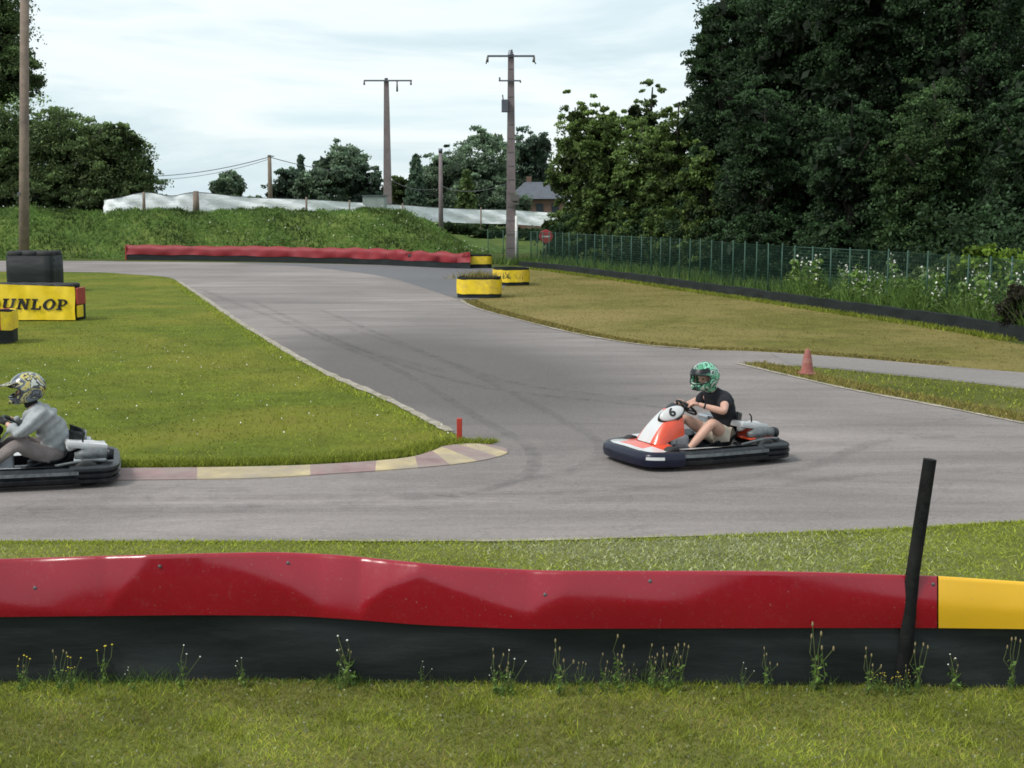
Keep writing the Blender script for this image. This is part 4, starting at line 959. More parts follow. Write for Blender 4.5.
# ------------------------------------------------------------------ skin bodies
def skin_mesh(nodes,edges,sub=2,order_root=0):
    """nodes: list of (co,(rx,ry))"""
    me=bpy.data.meshes.new('tmp'); me.from_pydata([n[0] for n in nodes],edges,[]); me.update()
    o=bpy.data.objects.new('tmp',me); COL.objects.link(o)
    o.modifiers.new('s','SKIN').use_smooth_shade=True
    sv=me.skin_vertices[0].data if me.skin_vertices else None
    if sv is None:
        bpy.context.view_layer.update()
        bm=bmesh.new(); bm.from_mesh(me); bm.verts.layers.skin.verify(); bm.to_mesh(me); bm.free(); sv=me.skin_vertices[0].data
    for i,n in enumerate(nodes):
        r=n[1] if isinstance(n[1],tuple) else (n[1],n[1]); sv[i].radius=r; sv[i].use_root=(i==order_root)
    m=o.modifiers.new('d','SUBSURF'); m.levels=sub; m.render_levels=sub
    dg=bpy.context.evaluated_depsgraph_get(); dg.update()
    ev=o.evaluated_get(dg); out=bpy.data.meshes.new_from_object(ev)
    bpy.data.objects.remove(o); return out
def joinm(meshes):
    bm=bmesh.new()
    for m_ in meshes: bm.from_mesh(m_)
    out=bpy.data.meshes.new('j'); bm.to_mesh(out); bm.free(); return out
def hand_chain(wrist,direction,palmn,side,curl=1.0,s=1.0):
    """five short finger chains rooted in the palm, curling round what is held"""
    d=Vector(direction).normalized(); n=Vector(palmn).normalized(); sd_=d.cross(n).normalized()*side
    w=Vector(wrist); pc=w+d*.05*s; meshes=[]
    meshes.append(skin_mesh([(w,.026*s),(pc,(.040*s,.020*s)),(w+d*.085*s,(.040*s,.018*s))],[(0,1),(1,2)],1))
    for k,(off,L) in enumerate([(-.030,.062),(-.010,.072),(.010,.068),(.029,.055)]):
        b0=w+d*.07*s+sd_*off*s; p=[b0]; ang=0; dd=d.copy()
        for q in range(3):
            ang=R(38+12*q)*curl; dd=(dd*math.cos(ang)+n*math.sin(ang)).normalized(); p.append(p[-1]+dd*L*s*(.45-.07*q))
        meshes.append(skin_mesh([(v,(.0098-.001*i)*s) for i,v in enumerate(p)],[(0,1),(1,2),(2,3)],1))
    t0=w+d*.03*s-sd_*.026*s; p=[t0,t0-sd_*.022*s+d*.022*s+n*.012*s,t0-sd_*.022*s+d*.045*s+n*.035*s,t0-sd_*.008*s+d*.055*s+n*.052*s]
    meshes.append(skin_mesh([(v,.0105*s) for v in p],[(0,1),(1,2),(2,3)],1))
    return meshes
def head_mesh(c,fwd,s=1.0):
    """head with brow, nose, mouth, chin, ears; fwd = facing direction (unit, local)"""
    bm=bmesh.new(); bmesh.ops.create_uvsphere(bm,u_segments=36,v_segments=26,radius=1)
    for v in bm.verts:
        x,y,z=v.co; X=x*.098;Yy=y*.077;Z=z*.118
        if z<0: f=1+z*.28; Yy*=f; X*= (1+z*.12)
        def gb(px_,pz,sx,sz,py=0,sy=.5): return math.exp(-((z-pz)/sz)**2-((y-py)/sy)**2) if x>0 else 0
        X+= .022*gb(0,-.15,1,.17,0,.17)+.012*gb(0,.02,1,.2,0,.12)-.009*(gb(0,.06,1,.1,.36,.16)+gb(0,.06,1,.1,-.36,.16))+.006*gb(0,-.47,1,.05,0,.28)+.005*gb(0,-.57,1,.05,0,.24)-.004*gb(0,-.52,1,.025,0,.26)+.010*gb(0,-.82,1,.14,0,.3)+.004*gb(0,.2,1,.07,0,.5)
        v.co=Vector((X,Yy,Z))
    for sgn in (-1,1):
        r=bmesh.ops.create_uvsphere(bm,u_segments=10,v_segments=8,radius=1)
        for v in r['verts']: v.co=Vector((v.co.x*.018-.008,v.co.y*.008+sgn*.079,v.co.z*.03-.005))
    f=Vector(fwd).normalized(); l=Vector((0,0,1)).cross(f).normalized(); u=f.cross(l)
    Mx=Matrix((f,l,u)).transposed()
    for v in bm.verts: v.co=Mx@(v.co*s)+Vector(c)
    me=bpy.data.meshes.new('h'); bm.to_mesh(me); bm.free(); return me,Mx
def helmet(parent,c,fwd,mat,s=1.0,peak=False,tilt=0):
    f=Vector(fwd).normalized(); l=Vector((0,0,1)).cross(f).normalized(); u=f.cross(l); Mx=Matrix((f,l,u)).transposed()
    nu,nv=48,32; V=[];fs=[];T=Matrix.Translation(Vector(c))@Mx.to_4x4()@Matrix.Diagonal((s,s,s,1))
    def pt(a,b_,o=0):        # a azimuth (0=front), b elevation
        x=math.cos(b_)*math.cos(a);y=math.cos(b_)*math.sin(a);z=math.sin(b_)
        rx=.172+ (.0 if x<0 else .0);ry=.138;rz=.160
        X=x*rx;Y_=y*ry;Z=z*rz
        if z<-.15:                       # chin bar pushes forward, neck opening
            k=min(1,(-.15-z)/.35)
            X+= .040*k*max(0,x)**.6 if x>0 else .012*k
            Z=Z*.98
        if z<-.72: Z=-.72*rz*.98-(-.72-z)*.02
        n=Vector((x,y,z)).normalized()*o
        return Vector((X,Y_,Z))+n
    els=[R(-52+ (90+52)*j/nv) for j in range(nv+1)]
    def window(a,e): # visor opening
        a=abs((a+math.pi)%(2*math.pi)-math.pi); return a<R(66) and R(-14)+R(6)*(a/R(66))<e<R(24)-R(8)*(a/R(66))
    for o_ in (0,-.022):
        for j in range(nv+1):
            for i in range(nu): V.append(pt(2*math.pi*i/nu,els[j],o_))
    n1=(nv+1)*nu; solid=[]
    for j in range(nv):
        for i in range(nu):
            a=2*math.pi*(i+.5)/nu; e=(els[j]+els[j+1])/2
            if window(a,e): continue
            solid.append((j,i)); q=(j*nu+i,j*nu+(i+1)%nu,(j+1)*nu+(i+1)%nu,(j+1)*nu+i)
            fs.append(q); fs.append(tuple(n1+k for k in reversed(q)))
    S=set(solid)
    for j,i in solid:
        q=[(j*nu+i,j*nu+(i+1)%nu,(j-1,i)),((j+1)*nu+(i+1)%nu,(j+1)*nu+i,(j+1,i)),((j+1)*nu+i,j*nu+i,(j,(i-1)%nu)),(j*nu+(i+1)%nu,(j+1)*nu+(i+1)%nu,(j,(i+1)%nu))]
        for a,b_,nb in q:
            if nb not in S and not (nb[0]>=nv): fs.append((b_,a,n1+a,n1+b_))
    o=mk('helmet',[v for v in V],fs,mat,parent,True); o.matrix_local=T
    smooth_by(o,50)
    # trim round the opening + chin vents
    mb=MB(); ring=[]
    for k in range(40):
        t=2*math.pi*k/40; ca,sa=math.cos(t),math.sin(t); a=R(67)*math.copysign(abs(ca)**.5,ca); e=R(5)+R(19)*math.copysign(abs(sa)**.6,sa)*(1-.3*abs(a)/R(67)); ring.append(pt(a,e,.003))
    ring.append(ring[0]); mb.tube(ring,.007,6,cap=False); q=mb.build('trim',M['k_black'],o,True)
    mb=MB()
    for y in (-.03,0,.03): 
        p=pt(y*7,R(-33),.004); mb.box(p,(.012,.018,.012),bev=.002)
    mb.build('chin_vent',M['k_black'],o)
    # raised visor / spoiler ridge
    mb=MB(); vs=[];ff=[];nn=17
    if peak:
        for k in range(nn):
            a=R(-62+124*k/(nn-1)); p=pt(a,R(34),.008); ext=.085*math.cos(a*.9); q=p+Vector((ext,0,-.004)); vs+=[p,q,q-Vector((0,0,.008)),p-Vector((0,0,.010))]
        for k in range(nn-1): b4=4*k; ff+=[(b4+j,b4+4+j,b4+4+(j+1)%4,b4+(j+1)%4) for j in range(4)]
        vs2=vs; mb.add(vs2,ff); 
    else:
        for k in range(nn):
            a=R(-72+144*k/(nn-1)); row=[]
            for e in (26,34,44): vs.append(pt(a,R(e),.010))
        for k in range(nn-1): ff+=[(3*k+j,3*k+3+j,3*k+4+j,3*k+1+j) for j in range(2)]
        mb.add(vs,ff)
    mb.build('peak' if peak else 'visor',mat if peak else M['k_black'],o,True)
    return o
def shell(nodes,edges,root=0,sub=2): return skin_mesh(nodes,edges,sub,root)
def wobble(me,amp,f):
    me.update()
    for v in me.vertices:
        c=v.co; k=math.sin(c.x*f+c.z*f*1.3)*math.sin(c.y*f*1.1+c.z*f*.7)+.5*math.sin(c.z*f*2.1+c.x*f*1.7); v.co=c+v.normal*amp*k
    return me

def person(label,loc,rz,P,style):
    root=empty('person',loc,rz); tag(root,label,'person'); root.scale=((1,1,.98) if style=='tee' else (.98,.98,.98))
    pel,sp1,ch,uc,nk,hd=[Vector(P[k]) for k in ('pelvis','spine','chest','upper','neck','head')]
    kq=1 if style=='tee' else .72
    N_=[(pel,(.15*kq,.12*kq)),(sp1,(.145*kq,.11*kq)),(ch,(.155*kq,.115*kq)),(uc,(.12*kq,.095*kq)),(nk,.058),(hd-Vector((0,0,.06)),.055)]
    E=[(0,1),(1,2),(2,3),(3,4),(4,5)]
    def add(par,pts):
        k=par
        for c,r in pts: N_.append((Vector(c),r)); E.append((k,len(N_)-1)); k=len(N_)-1
        return k
    arms={}
    for s_,sg in (('L',1),('R',-1)):
        sh,el,wr=[Vector(P[q+s_]) for q in ('sh','el','wr')]
        add(3,[(sh,.062),(sh.lerp(el,.5),.052),(el,.042),(el.lerp(wr,.35),.042),(wr,.027),(wr+(wr-el).normalized()*.03,.026)])
    for s_,sg in (('L',1),('R',-1)):
        hp,kn,an,toe=[Vector(P[q+s_]) for q in ('hp','kn','an','to')]
        add(0,[(hp,.098*(1 if style=='tee' else .75)),(hp.lerp(kn,.55),.082),(kn,.060),(kn.lerp(an,.35),.060),(an,.038),(an.lerp(toe,.5)-Vector((0,0,.01)),.038),(toe,.028)])
    body=skin_mesh(N_,E,2,0); meshes=[body]
    hm,Mx=head_mesh(hd,P['face'],1.0); meshes.append(hm)
    for s_,sg in (('L',1),('R',-1)):
        el,wr=Vector(P['el'+s_]),Vector(P['wr'+s_]); ctr=Vector(P['wheel'])
        d=(wr-el).normalized(); d=(d+Vector((.5,-.1*sg,.1))).normalized(); n=Vector((.15,-.35*sg,-.9)); n=(n-d*n.dot(d)).normalized()
        meshes+=hand_chain(wr+(wr-el).normalized()*.01,d,n,sg,1.0,1.08)
    me=joinm(meshes); me.name='body'; bo=link('body',me,M['skin'],root,True)
    # eyes
    for sg in (-1,1):
        mb=MB(); p=hd+Mx@Vector((.083,.029*sg,.008)); bm=bmesh.new(); bmesh.ops.create_uvsphere(bm,u_segments=12,v_segments=8,radius=.012); mb.add([v.co+p for v in bm.verts],[[v.index for v in f.verts] for f in bm.faces]); bm.free(); mb.build('eye',M['eye'],root,True)
    # top
    kb=1.0 if style=='tee' else 1.06
    N2=[(pel+Vector((0,0,-.02)),(.158,.13)),(sp1,(.165,.128)),(ch,(.178,.135)),(uc,(.142,.115)),(nk-Vector((0,0,.015)),.078)]; E2=[(0,1),(1,2),(2,3),(3,4)]
    if kb>1: N2=[(c+Vector((-.01,0,-.09 if i==0 else 0)),(rr[0]*kb,rr[1]*kb) if isinstance(rr,tuple) else rr) for i,(c,rr) in enumerate(N2)]
    for s_ in 'LR':
        sh,el,wr=[Vector(P[q+s_]) for q in ('sh','el','wr')]; k=3
        seq=[(sh,.088),(sh.lerp(el,.55),.080)] if style=='tee' else [(sh,.088),(sh.lerp(el,.5),.076),(el,.066),(el.lerp(wr,.45),.060),(el.lerp(wr,.93),.046)]
        for c,r in seq: N2.append((c,r*(1.10 if kb>1 else 1))); E2.append((k,len(N2)-1)); k=len(N2)-1
    tm=wobble(skin_mesh(N2,E2,3,0),.006 if style=='tee' else .013,26); tm.name='top'; link('t_shirt' if style=='tee' else 'hoodie',tm,M['tshirt'] if style=='tee' else M['grey_suit'],root,True)
    N3=[(pel+Vector((0,0,.03 if style=='tee' else .09)),(.166,.135)),(pel-Vector((0,0,.03)),(.165,.13))];E3=[(0,1)]
    for s_ in 'LR':
        hp,kn,an=[Vector(P[q+s_]) for q in ('hp','kn','an')]; k=1
        seq=[(hp,.112),(hp.lerp(kn,.58),.100)] if style=='tee' else [(hp,.115),(hp.lerp(kn,.55),.098),(kn,.080),(kn.lerp(an,.4),.074),(kn.lerp(an,.95),.056)]
        for c,r in seq: N3.append((c,r)); E3.append((k,len(N3)-1)); k=len(N3)-1
    sm_=wobble(skin_mesh(N3,E3,2,0),.006,20); link('shorts' if style=='tee' else 'trousers',sm_,M['shorts'] if style=='tee' else M['trousers'],root,True)
    for s_ in 'LR':
        an,toe=Vector(P['an'+s_]),Vector(P['to'+s_]); me_=skin_mesh([(an-(toe-an)*.25+Vector((0,0,-.01)),.045),(an.lerp(toe,.3),(.050,.046)),(an.lerp(toe,.75),(.048,.038)),(toe+(toe-an)*.15,(.040,.028))],[(0,1),(1,2),(2,3)],2); link('shoe',me_,M['shoe'],root,True)
    me_=skin_mesh([(nk-Vector((0,0,.05)),.088),(nk+Vector((.0,0,.05)),.080),(hd-Vector((-.03,0,.08)),.098)],[(0,1),(1,2)],2); link('neck_scarf' ,me_,M['neck_cloth'] if style!='tee' else M['helm_green'],root,True)
    if style!='tee':
        a=skin_mesh([(nk+Vector((-.10,.10,-.07)),.028),(nk+Vector((-.13,0,-.05)),.032),(nk+Vector((-.10,-.10,-.07)),.028)],[(0,1),(1,2)],2); link('hood_lining',a,M['collar'],root,True)
        for s_,sg in (('L',1),('R',-1)):
            el,wr=Vector(P['el'+s_]),Vector(P['wr'+s_]); d=((wr-el).normalized()+Vector((.5,-.1*sg,.1))).normalized(); n=Vector((.15,-.35*sg,-.9)); n=(n-d*n.dot(d)).normalized(); gm=joinm(hand_chain(wr+(wr-el).normalized()*.01,d,n,sg,1.0,1.2)); link('glove',gm,M['glove'],root,True)
    else:
        wr=Vector(P['wrL']);el=Vector(P['elL']); d=(wr-el).normalized(); a=wr-d*.05; mb=MB(); mb.tube([a-d*.009,a+d*.009],.034,14); mb.build('wrist_watch',M['k_black'],root,True)
    helmet(root,hd+Vector(P['face'])*.012+Vector((0,0,.012)),P['face'],M['helm_green'] if style=='tee' else M['helm_grey'],1.10 if style=='tee' else 1.14,peak=(style!='tee'))
    return root

# ------------------------------------------------------------------ kart
def kart(label,loc,rz,number='6',cowl=('k_orange','k_white'),front='k_navy'):
    root=empty('go_kart',loc,rz); tag(root,label,'go-kart'); root.scale=(.95,.96,.97)
    def sweep(name,path,prof,mats,pick=None,par=root):
        n=len(path);V=[];k=len(prof)
        for i,(x,y) in enumerate(path):
            a=Vector(path[max(i-1,0)]);b_=Vector(path[min(i+1,n-1)]); t=(b_-a).normalized(); nr=Vector((t.y,-t.x))
            for o,z in prof: V.append((x+nr.x*o,y+nr.y*o,z))
        fs=[];ix=[]
        for i in range(n-1):
            for j in range(k): fs.append((i*k+j,(i+1)*k+j,(i+1)*k+(j+1)%k,i*k+(j+1)%k)); ix.append(pick(j,i,n) if pick else 0)
        fs.append(tuple(range(k))); ix.append(0); fs.append(tuple(range((n-1)*k,n*k))[::-1]); ix.append(0)
        o=mk(name,V,fs,mats,par,False,ix)
        bm=bmesh.new(); bm.from_mesh(o.data); bmesh.ops.recalc_face_normals(bm,faces=bm.faces); bm.to_mesh(o.data); bm.free(); smooth_by(o,38); return o
    front_path=spline([(.56,-.62),(.70,-.60),(.89,-.53),(.975,-.40),(1.0,0),(.975,.40),(.89,.53),(.70,.60),(.56,.62)],6)
    # outward is right of travel direction (path goes from right side round the front to left): nr=(t.y,-t.x)
    fp=[(-.13,.09),(-.02,.045),(.025,.055),(.04,.12),(.028,.18),(-.005,.212),(-.035,.216),(-.09,.205)]
    sweep('front_bumper',front_path,fp,[M[front],M['k_black'],M['k_white']],lambda j,i,n:(0 if j in(2,3,4) else 1))
    ribs=[(-.14,.05),(-.01,.05),(.022,.062),(.026,.092),(-.006,.104),(-.006,.112),(.028,.122),(.030,.150),(-.002,.162),(-.002,.170),(.026,.180),(.022,.205),(-.01,.222),(-.14,.222)]
    pk=lambda j,i,n:(1 if j in (2,6,10) else 0)
    rear_path=spline([(-.50,.685),(-.70,.69),(-.84,.66),(-.93,.5),(-.95,.2),(-.95,-.2),(-.93,-.5),(-.84,-.66),(-.70,-.69),(-.50,-.685)],5)
    sweep('rear_bumper',rear_path,ribs,[M['k_black'],M['k_black']],pk)
    podp=[(-.16,.06),(-.02,.045),(.02,.07),(.032,.105),(.006,.125),(.008,.135),(.034,.15),(.028,.185),(.0,.21),(-.08,.225),(-.17,.21)]
    for sg in (1,-1):
        path=spline([(.60,.60),(.45,.655),(.2,.68),(-.15,.69),(-.40,.70),(-.54,.685)],5)
        if sg<0: path=[(x,-y) for x,y in reversed(path)]
        sweep('side_pod',path,podp,[M['k_black'],M['k_grey']],lambda j,i,n:(1 if j==6 else 0))  # grey rib face is a highlight painted on the black plastic
    mb=MB(); mb.box((0.1,0,.065),(1.35,.72,.02)); mb.build('floor_tray',M['k_steel'],root)
    mb=MB()
    for y in (-.34,.34): mb.tube([(.75,y*.8,.085),(.3,y,.085),(-.85,y*.95,.085)],.016,8)
    for x in (.72,.2,-.3,-.82): mb.tube([(x,-.34,.085),(x,.34,.085)],.016,8)
    mb.tube([(-.62,-.5,.13),(-.62,.5,.13)],.022,10); mb.tube([(.58,-.42,.12),(.58,.42,.12)],.016,8)
    mb.build('frame',M['k_steel'],root,True)
    # low nose deck between the bumper and the cowl
    V=[];na=9;nb=7
    for j in range(nb):
        for i in range(na):
            u=i/(na-1)*2-1; t=j/(nb-1); w=.55-.13*t; V.append((.975-.44*t-.12*u*u*u*u*(1-t),u*w,.222+.05*t*(1-u*u)-.012*abs(u)))
    fs=[(j*na+i,j*na+i+1,(j+1)*na+i+1,(j+1)*na+i) for j in range(nb-1) for i in range(na-1)]
    ix=[(1 if (i in (0,1,6,7) and j<3) or (j in(0,)) else 0) for j in range(nb-1) for i in range(na-1)]
    mk('nose_deck',V,fs,[M[cowl[0]],M[cowl[1]]],root,True,ix)
    # side tray deck in orange/white beside the legs
    for sg in (1,-1):
        V=[(.52,.34*sg,.20),(.52,.60*sg,.235),(.05,.64*sg,.235),(.05,.40*sg,.20),(-.45,.66*sg,.235),(-.45,.46*sg,.20)]; mk('side_deck',V,[(0,1,2,3),(3,2,4,5)],[M[cowl[1]],M['k_black']],root,False,[0,1])
    # cowl
    def cw(u,v,o=0):
        cx=.67-.36*u; h=.03+.36*u**.8+.03*math.sin(math.pi*u); w=.25-.05*u; z0=.225+.06*u
        n=Vector((.45,math.sin(v),math.cos(v)*.9)).normalized()*o
        c=math.cos(v); return Vector((cx+.06*c*(1-u)-.05*(1-c)*.5, w*math.copysign(abs(math.sin(v))**.8,v), z0+h*max(0,c)**.7))+n
    nu,nv=14,18;V=[];fs=[];ix=[]
    for o_ in (0,-.012):
        for j in range(nu+1):
            for i in range(nv+1): V.append(cw(j/nu,R(-88+176*i/nv),o_))
    q0=(nu+1)*(nv+1)
    for j in range(nu):
        for i in range(nv):
            a=(j*(nv+1)+i,j*(nv+1)+i+1,(j+1)*(nv+1)+i+1,(j+1)*(nv+1)+i); v_=abs(-88+176*(i+.5)/nv)
            fs.append(a); ix.append(1 if (v_<26 and j<10) else (0 if j<11 or v_>60 else 2)); fs.append(tuple(q0+k for k in reversed(a))); ix.append(2)
    co=mk('front_cowl',V,fs,[M[cowl[0]],M[cowl[1]],M['k_black']],root,True,ix)
    # number plates conforming to both flanks of the cowl
    for sg in (1,):
        C0=Vector((.425,.135*sg,.575)); n=Vector((.34,.80*sg,.50)).normalized(); e1=Vector((-1*sg,0,.22*sg)); e1=(e1-n*e1.dot(n)).normalized(); e2=n.cross(e1)
        if e2.z<0: e2=-e2
        nn=32; V=[];f2=[]
        def pp_(a_,k,h): return C0+e1*(.155*k*math.cos(a_))+e2*(.078*k*math.sin(a_))+n*(h-.02*k*k)
        for k,h in ((0,.03),(.5,.03),(.85,.03),(1,.026),(1.0,-.03)):
            for q in range(nn): V.append(pp_(2*math.pi*q/nn,k,h))
        for j in range(4): f2+=[(j*nn+q,j*nn+(q+1)%nn,(j+1)*nn+(q+1)%nn,(j+1)*nn+q) for q in range(nn)]
        pl=mk('number_plate',V,f2,M['k_white'],co,True)
        V=[];f2=[]
        for k,h in ((1.0,.022),(1.09,.012),(1.07,-.09)):
            for q in range(nn): V.append(pp_(2*math.pi*q/nn,k,h))
        for j in range(2): f2+=[(j*nn+q,j*nn+(q+1)%nn,(j+1)*nn+(q+1)%nn,(j+1)*nn+q) for q in range(nn)]
        mk('rim',V,f2,M['k_black'],pl,True)
        cu=bpy.data.curves.new('n','FONT'); cu.body=number; cu.align_x='CENTER'; cu.align_y='CENTER'; cu.size=1; cu.offset=.035; cu.resolution_u=4
        to=bpy.data.objects.new('n',cu); COL.objects.link(to); bpy.context.view_layer.update(); tm=bpy.data.meshes.new_from_object(to.evaluated_get(bpy.context.evaluated_depsgraph_get())); bpy.data.objects.remove(to)
        bm=bmesh.new(); bm.from_mesh(tm); bmesh.ops.triangulate(bm,faces=bm.faces); bmesh.ops.subdivide_edges(bm,edges=bm.edges,cuts=2,use_grid_fill=True)
        for v in bm.verts: v.co=C0+e1*(v.co.x*.16)+e2*(v.co.y*.145)+n*(.0335-.02*((v.co.x*.16/.155)**2+(v.co.y*.145/.078)**2))
        bm.to_mesh(tm); bm.free(); tm.name='number'; link('number',tm,M['ink'],pl)
    # bumper stickers
    for (x,y,L) in [(.885,.455,.20)]:
        mb=MB()
        for k in range(8):
            t0=k/8;t1=(k+1)/8; i0=int(len(front_path)*.70+t0*7)
        V=[];pts=[p for p in front_path if p[1]>.40 and p[0]>.60][1:9]
        for i,(px_,py_) in enumerate(pts):
            a=Vector(pts[max(0,i-1)]);b_=Vector(pts[min(len(pts)-1,i+1)]);t=(b_-a).normalized();nr=Vector((t.y,-t.x))
            for o_,z in ((.040,.135),(.034,.168)): V.append((px_+nr.x*o_,py_+nr.y*o_,z))
        V=[V[i] for i in range(len(V))]; n_=len(pts); mk('sticker',V,[(2*i,2*i+1,2*i+3,2*i+2) for i in range(n_-1)],M['k_white'],root)
    # seat
    V=[];fs=[];ns=14;nr_=9
    prof=[(.02,.13),(-.12,.095),(-.28,.10),(-.42,.14),(-.52,.24),(-.57,.38),(-.60,.50)]
    pr=spline(prof,3)
    for o_ in (0,.02):
        for j,(x,z) in enumerate(pr):
            t=j/(len(pr)-1); w=.20+.02*math.sin(t*3.1); 
            for i in range(ns+1):
                u=i/ns*2-1; wing=abs(u)**3; bx=x+.16*wing*(t)**1.2; bz=z+.17*wing*(1-t*.7)*min(1,t*3+.25); V.append((bx-o_*t,u*w,bz-o_*(1-t)))
    k=ns+1;m0=len(pr)*k
    for j in range(len(pr)-1):
        for i in range(ns): a=(j*k+i,j*k+i+1,(j+1)*k+i+1,(j+1)*k+i); fs.append(a); fs.append(tuple(m0+q for q in reversed(a)))
    for j in range(len(pr)-1):
        for i in (0,ns): fs.append((j*k+i,(j+1)*k+i,m0+(j+1)*k+i,m0+j*k+i))
    for i in range(ns): fs.append(((len(pr)-1)*k+i,(len(pr)-1)*k+i+1,m0+(len(pr)-1)*k+i+1,m0+(len(pr)-1)*k+i))
    mk('seat',V,fs,M['k_black'],root,True)
    # steering
    sw=MB(); c=Vector((.135,0,.61)); ax=Vector((.62,0,-.78)).normalized(); a1=Vector((0,1,0)); a2=ax.cross(a1)
    ring=[c+(a1*math.cos(t)+a2*math.sin(t))*.135 for t in [2*math.pi*k/28 for k in range(29)]]; sw.tube(ring,.015,8,cap=False)
    for t in (0,2.1,4.2): sw.tube([c+ax*.02,c+(a1*math.cos(t+1.57)+a2*math.sin(t+1.57))*.135],.010,6)
    sw.tube([c-ax*.01,c+ax*.03],.04,12); so=sw.build('steering_wheel',M['k_black'],root,True)
    sw=MB(); sw.tube([c+ax*.02,c+ax*.60],.012,8); sw.build('steering_column',M['k_steel'],so,True)
    mb=MB(); mb.box((.28,0,.20),(.26,.20,.20),bev=.03); mb.build('fuel_tank',M['k_silver'],root)
    mb=MB(); mb.tube([(.30,-.10,.10),(.36,-.08,.40),(.40,0,.5),(.36,.08,.40),(.30,.10,.10)],.012,8); mb.tube([(.62,.2,.10),(.60,.2,.26),(.60,.12,.26)],.009,6); mb.tube([(.62,-.2,.10),(.60,-.2,.26),(.60,-.12,.26)],.009,6); mb.build('pedal_frame',M['k_steel'],root,True)
    # engine on the right of the seat
    en=MB(); en.box((-.50,-.42,.24),(.34,.26,.24),bev=.03); en.box((-.50,-.42,.40),(.24,.22,.08),bev=.02)
    for k in range(5): en.box((-.50,-.42,.17+.035*k),(.37,.285,.010))
    eo=en.build('engine',M['k_steel'],root)
    # rear covers: white/silver airbox and black silencer as in the photograph
    mb=MB(); mb.tube(spline([(-.42,-.02+.30,.36),(-.56,.26,.40),(-.72,.22,.385),(-.83,.18,.33)],4),[.03]+[.04]*10+[.04,.02],12); mb.box((-.62,.20,.385),(.44,.26,.075),Euler((0,R(-9),R(8))),bev=.03)
    smooth_by(mb.build('airbox_cover',M['k_white'],root),35)
    mb=MB(); mb.tube([(-.50,.36,.295),(-.60,.36,.30),(-.86,.36,.30),(-.88,.36,.30)],[.035,.060,.064,.055],16); ex=mb.build('silencer',M['k_grey'],root,True)
    mb=MB(); mb.tube([(-.84,.36,.30),(-.91,.36,.295)],[.068,.058],16); mb.build('silencer_end',M['k_black'],ex,True)
    mb=MB(); mb.tube(spline([(-.30,.52,.22),(-.62,.54,.265),(-.84,.5,.25)],5),.016,8); mb.build('side_tube',M['k_grey'],root,True)
    mb=MB(); mb.box((-.66,.06,.25),(.34,.74,.02),bev=.008); mb.box((-.72,-.1,.30),(.2,.3,.10),bev=.02); mb.build('rear_cover',M[cowl[0]],root)
    mb=MB(); mb.tube([(-.60,.30,.33),(-.585,.30,.50),(-.56,.30,.53)],.010,6); mb.build('filler_pipe',M['k_black'],root,True)
    # wheels
    for (x,y,r,w,steer) in [(.62,.45,.128,.12,8),(.62,-.45,.128,.12,8),(-.62,.50,.138,.19,0),(-.62,-.50,.138,.19,0)]:
        wt=empty('wheel',(x,y,r)); wt.parent=root; wt.rotation_euler=(0,0,R(steer)); Mr=Matrix.Rotation(R(90),4,'X'); h=w/2
        mb=MB(); mb.lathe([(r*.5,-h*.9),(r*.85,-h),(r*.97,-h*.8),(r,-h*.4),(r,h*.4),(r*.97,h*.8),(r*.85,h),(r*.5,h*.9)],Mr,26); mb.build('tyre',M['tyre'],wt,True)
        mb=MB(); mb.lathe([(0,-h*.4),(r*.3,-h*.45),(r*.46,-h*.75),(r*.52,-h*.92),(r*.52,h*.92),(r*.46,h*.75),(r*.3,h*.45),(0,h*.4)],Mr,20); mb.build('rim',M['k_silver'],wt,True)
    return root

k1=G(695,459); A1=R(180+26)
kart('orange and white go-kart with the number 6 plate, seen whole on the track',(k1.x,k1.y,.008),A1)
P1=dict(pelvis=(-.40,0,.25),spine=(-.42,0,.40),chest=(-.36,0,.58),upper=(-.28,0,.70),neck=(-.20,0,.80),head=(-.125,0,.935),face=(.93,.28,-.18),wheel=(.17,0,.62),
 shL=(-.27,.17,.69),elL=(-.13,.37,.585),wrL=(.07,.20,.655),shR=(-.27,-.17,.69),elR=(-.10,-.36,.56),wrR=(.07,-.19,.64),
 hpL=(-.34,.10,.22),knL=(-.045,.27,.46),anL=(.24,.235,.165),toL=(.40,.19,.20),hpR=(-.34,-.10,.22),knR=(.0,-.25,.44),anR=(.30,-.20,.16),toR=(.46,-.16,.20))
person('driver in black t-shirt, beige shorts and green helmet steering the number 6 kart',(k1.x,k1.y,.008),A1,P1,'tee')
k2=G(29,480); A2=R(180+16)
kart('dark go-kart cut by the left edge of the photo, only its rear half in view',(k2.x,k2.y,.008),A2,'4',('k_silver','k_white'),'k_black')
P2=dict(pelvis=(-.30,0,.25),spine=(-.30,0,.42),chest=(-.20,0,.60),upper=(-.12,0,.72),neck=(-.055,0,.81),head=(-.035,0,.965),face=(.96,.10,-.20),wheel=(.17,0,.62),
 shL=(-.12,.19,.70),elL=(.06,.34,.55),wrL=(.17,.21,.63),shR=(-.12,-.19,.70),elR=(.08,-.34,.54),wrR=(.17,-.2,.63),
 hpL=(-.28,.10,.22),knL=(.10,.22,.42),anL=(.42,.17,.16),toL=(.58,.15,.20),hpR=(-.28,-.10,.22),knR=(.12,-.22,.42),anR=(.44,-.17,.16),toR=(.6,-.15,.20))
person('driver in grey hoodie and grey and yellow helmet leaning forward at the left edge',(k2.x,k2.y,.008),A2,P2,'suit')

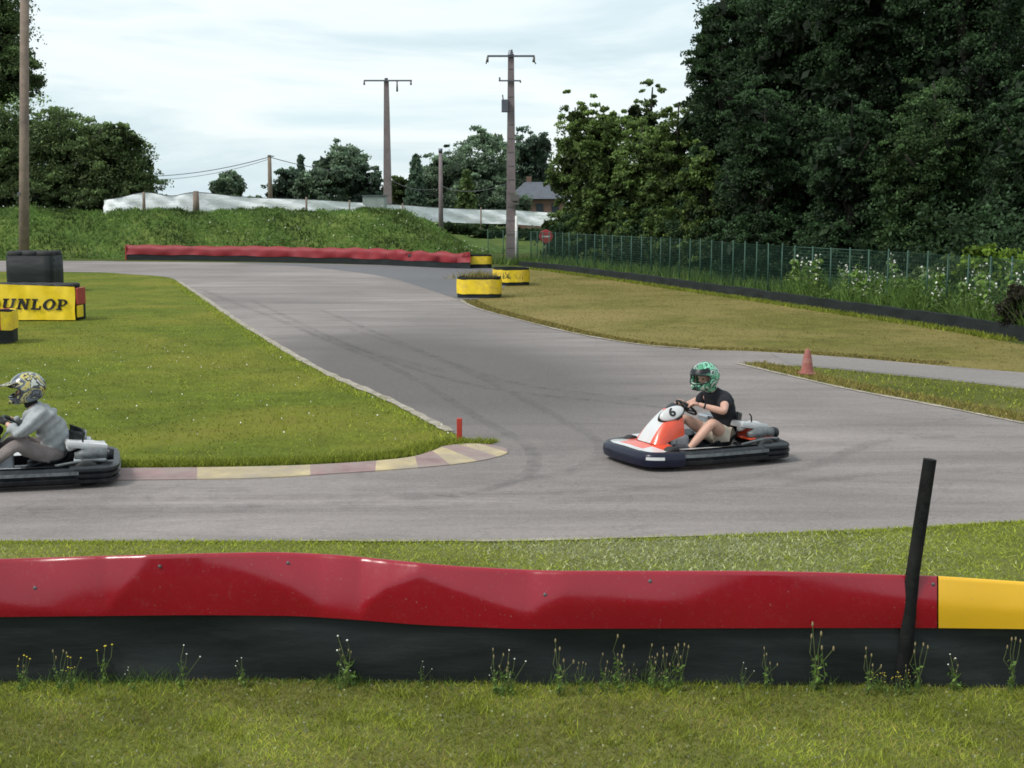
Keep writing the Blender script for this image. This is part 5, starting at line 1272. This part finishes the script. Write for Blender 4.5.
# ------------------------------------------------------------------ world, sun, camera
w=bpy.data.worlds.new('World'); sc.world=w; w.use_nodes=True; nt=w.node_tree; nt.nodes.clear()
SUN_EL=R(50); SUN_AZ=R(-118)      # azimuth from +Y towards +X of the sun's position
out=nt.nodes.new('ShaderNodeOutputWorld'); sky=nt.nodes.new('ShaderNodeTexSky'); sky.sky_type='NISHITA'; sky.sun_disc=False; sky.sun_elevation=SUN_EL; sky.sun_rotation=SUN_AZ; sky.air_density=1.2; sky.dust_density=2
b1=nt.nodes.new('ShaderNodeBackground'); b1.inputs[1].default_value=.12; nt.links.new(sky.outputs[0],b1.inputs[0])
tc=nt.nodes.new('ShaderNodeTexCoord'); mp=nt.nodes.new('ShaderNodeMapping'); mp.inputs['Scale'].default_value=(2.8,2.8,15); mp.inputs['Location'].default_value=(.3,.1,.35); nt.links.new(tc.outputs['Generated'],mp.inputs[0])
n1=noise(nt,mp.outputs[0],1.15,6,.55,.35)
cc=ramp(nt,n1,[(.30,(.42,.54,.60)),(.44,(.56,.67,.71)),(.53,(.70,.77,.79)),(.60,(.74,.79,.81)),(.72,(.58,.70,.74)),(.85,(.47,.61,.68))])
b2=nt.nodes.new('ShaderNodeBackground'); b2.inputs[1].default_value=1.42; nt.links.new(cc,b2.inputs[0])
mx=nt.nodes.new('ShaderNodeMixShader'); mx.inputs[0].default_value=.86; nt.links.new(b1.outputs[0],mx.inputs[1]); nt.links.new(b2.outputs[0],mx.inputs[2]); nt.links.new(mx.outputs[0],out.inputs[0])
sl=bpy.data.lights.new('sun','SUN'); sl.energy=2.6; sl.angle=R(14); sl.color=(1,.96,.9); so=bpy.data.objects.new('sun',sl); COL.objects.link(so)
dv=Vector((math.cos(SUN_EL)*math.sin(SUN_AZ),math.cos(SUN_EL)*math.cos(SUN_AZ),math.sin(SUN_EL))); so.rotation_euler=dv.to_track_quat('Z','Y').to_euler(); so.location=(0,0,30)
cam=bpy.data.cameras.new('camera'); cam.sensor_width=36; cam.lens=36*F/1024; cam.clip_end=5000; cam.clip_start=.1
co=bpy.data.objects.new('camera',cam); COL.objects.link(co); co.location=(0,0,CAMZ); co.rotation_euler=(R(90)-PITCH,0,0); sc.camera=co
sc.view_settings.view_transform='Standard'; sc.view_settings.look='None'; sc.view_settings.exposure=0; sc.view_settings.gamma=1
sc.cycles.filter_width=1.7
sc.cycles.max_bounces=6; sc.cycles.transparent_max_bounces=16
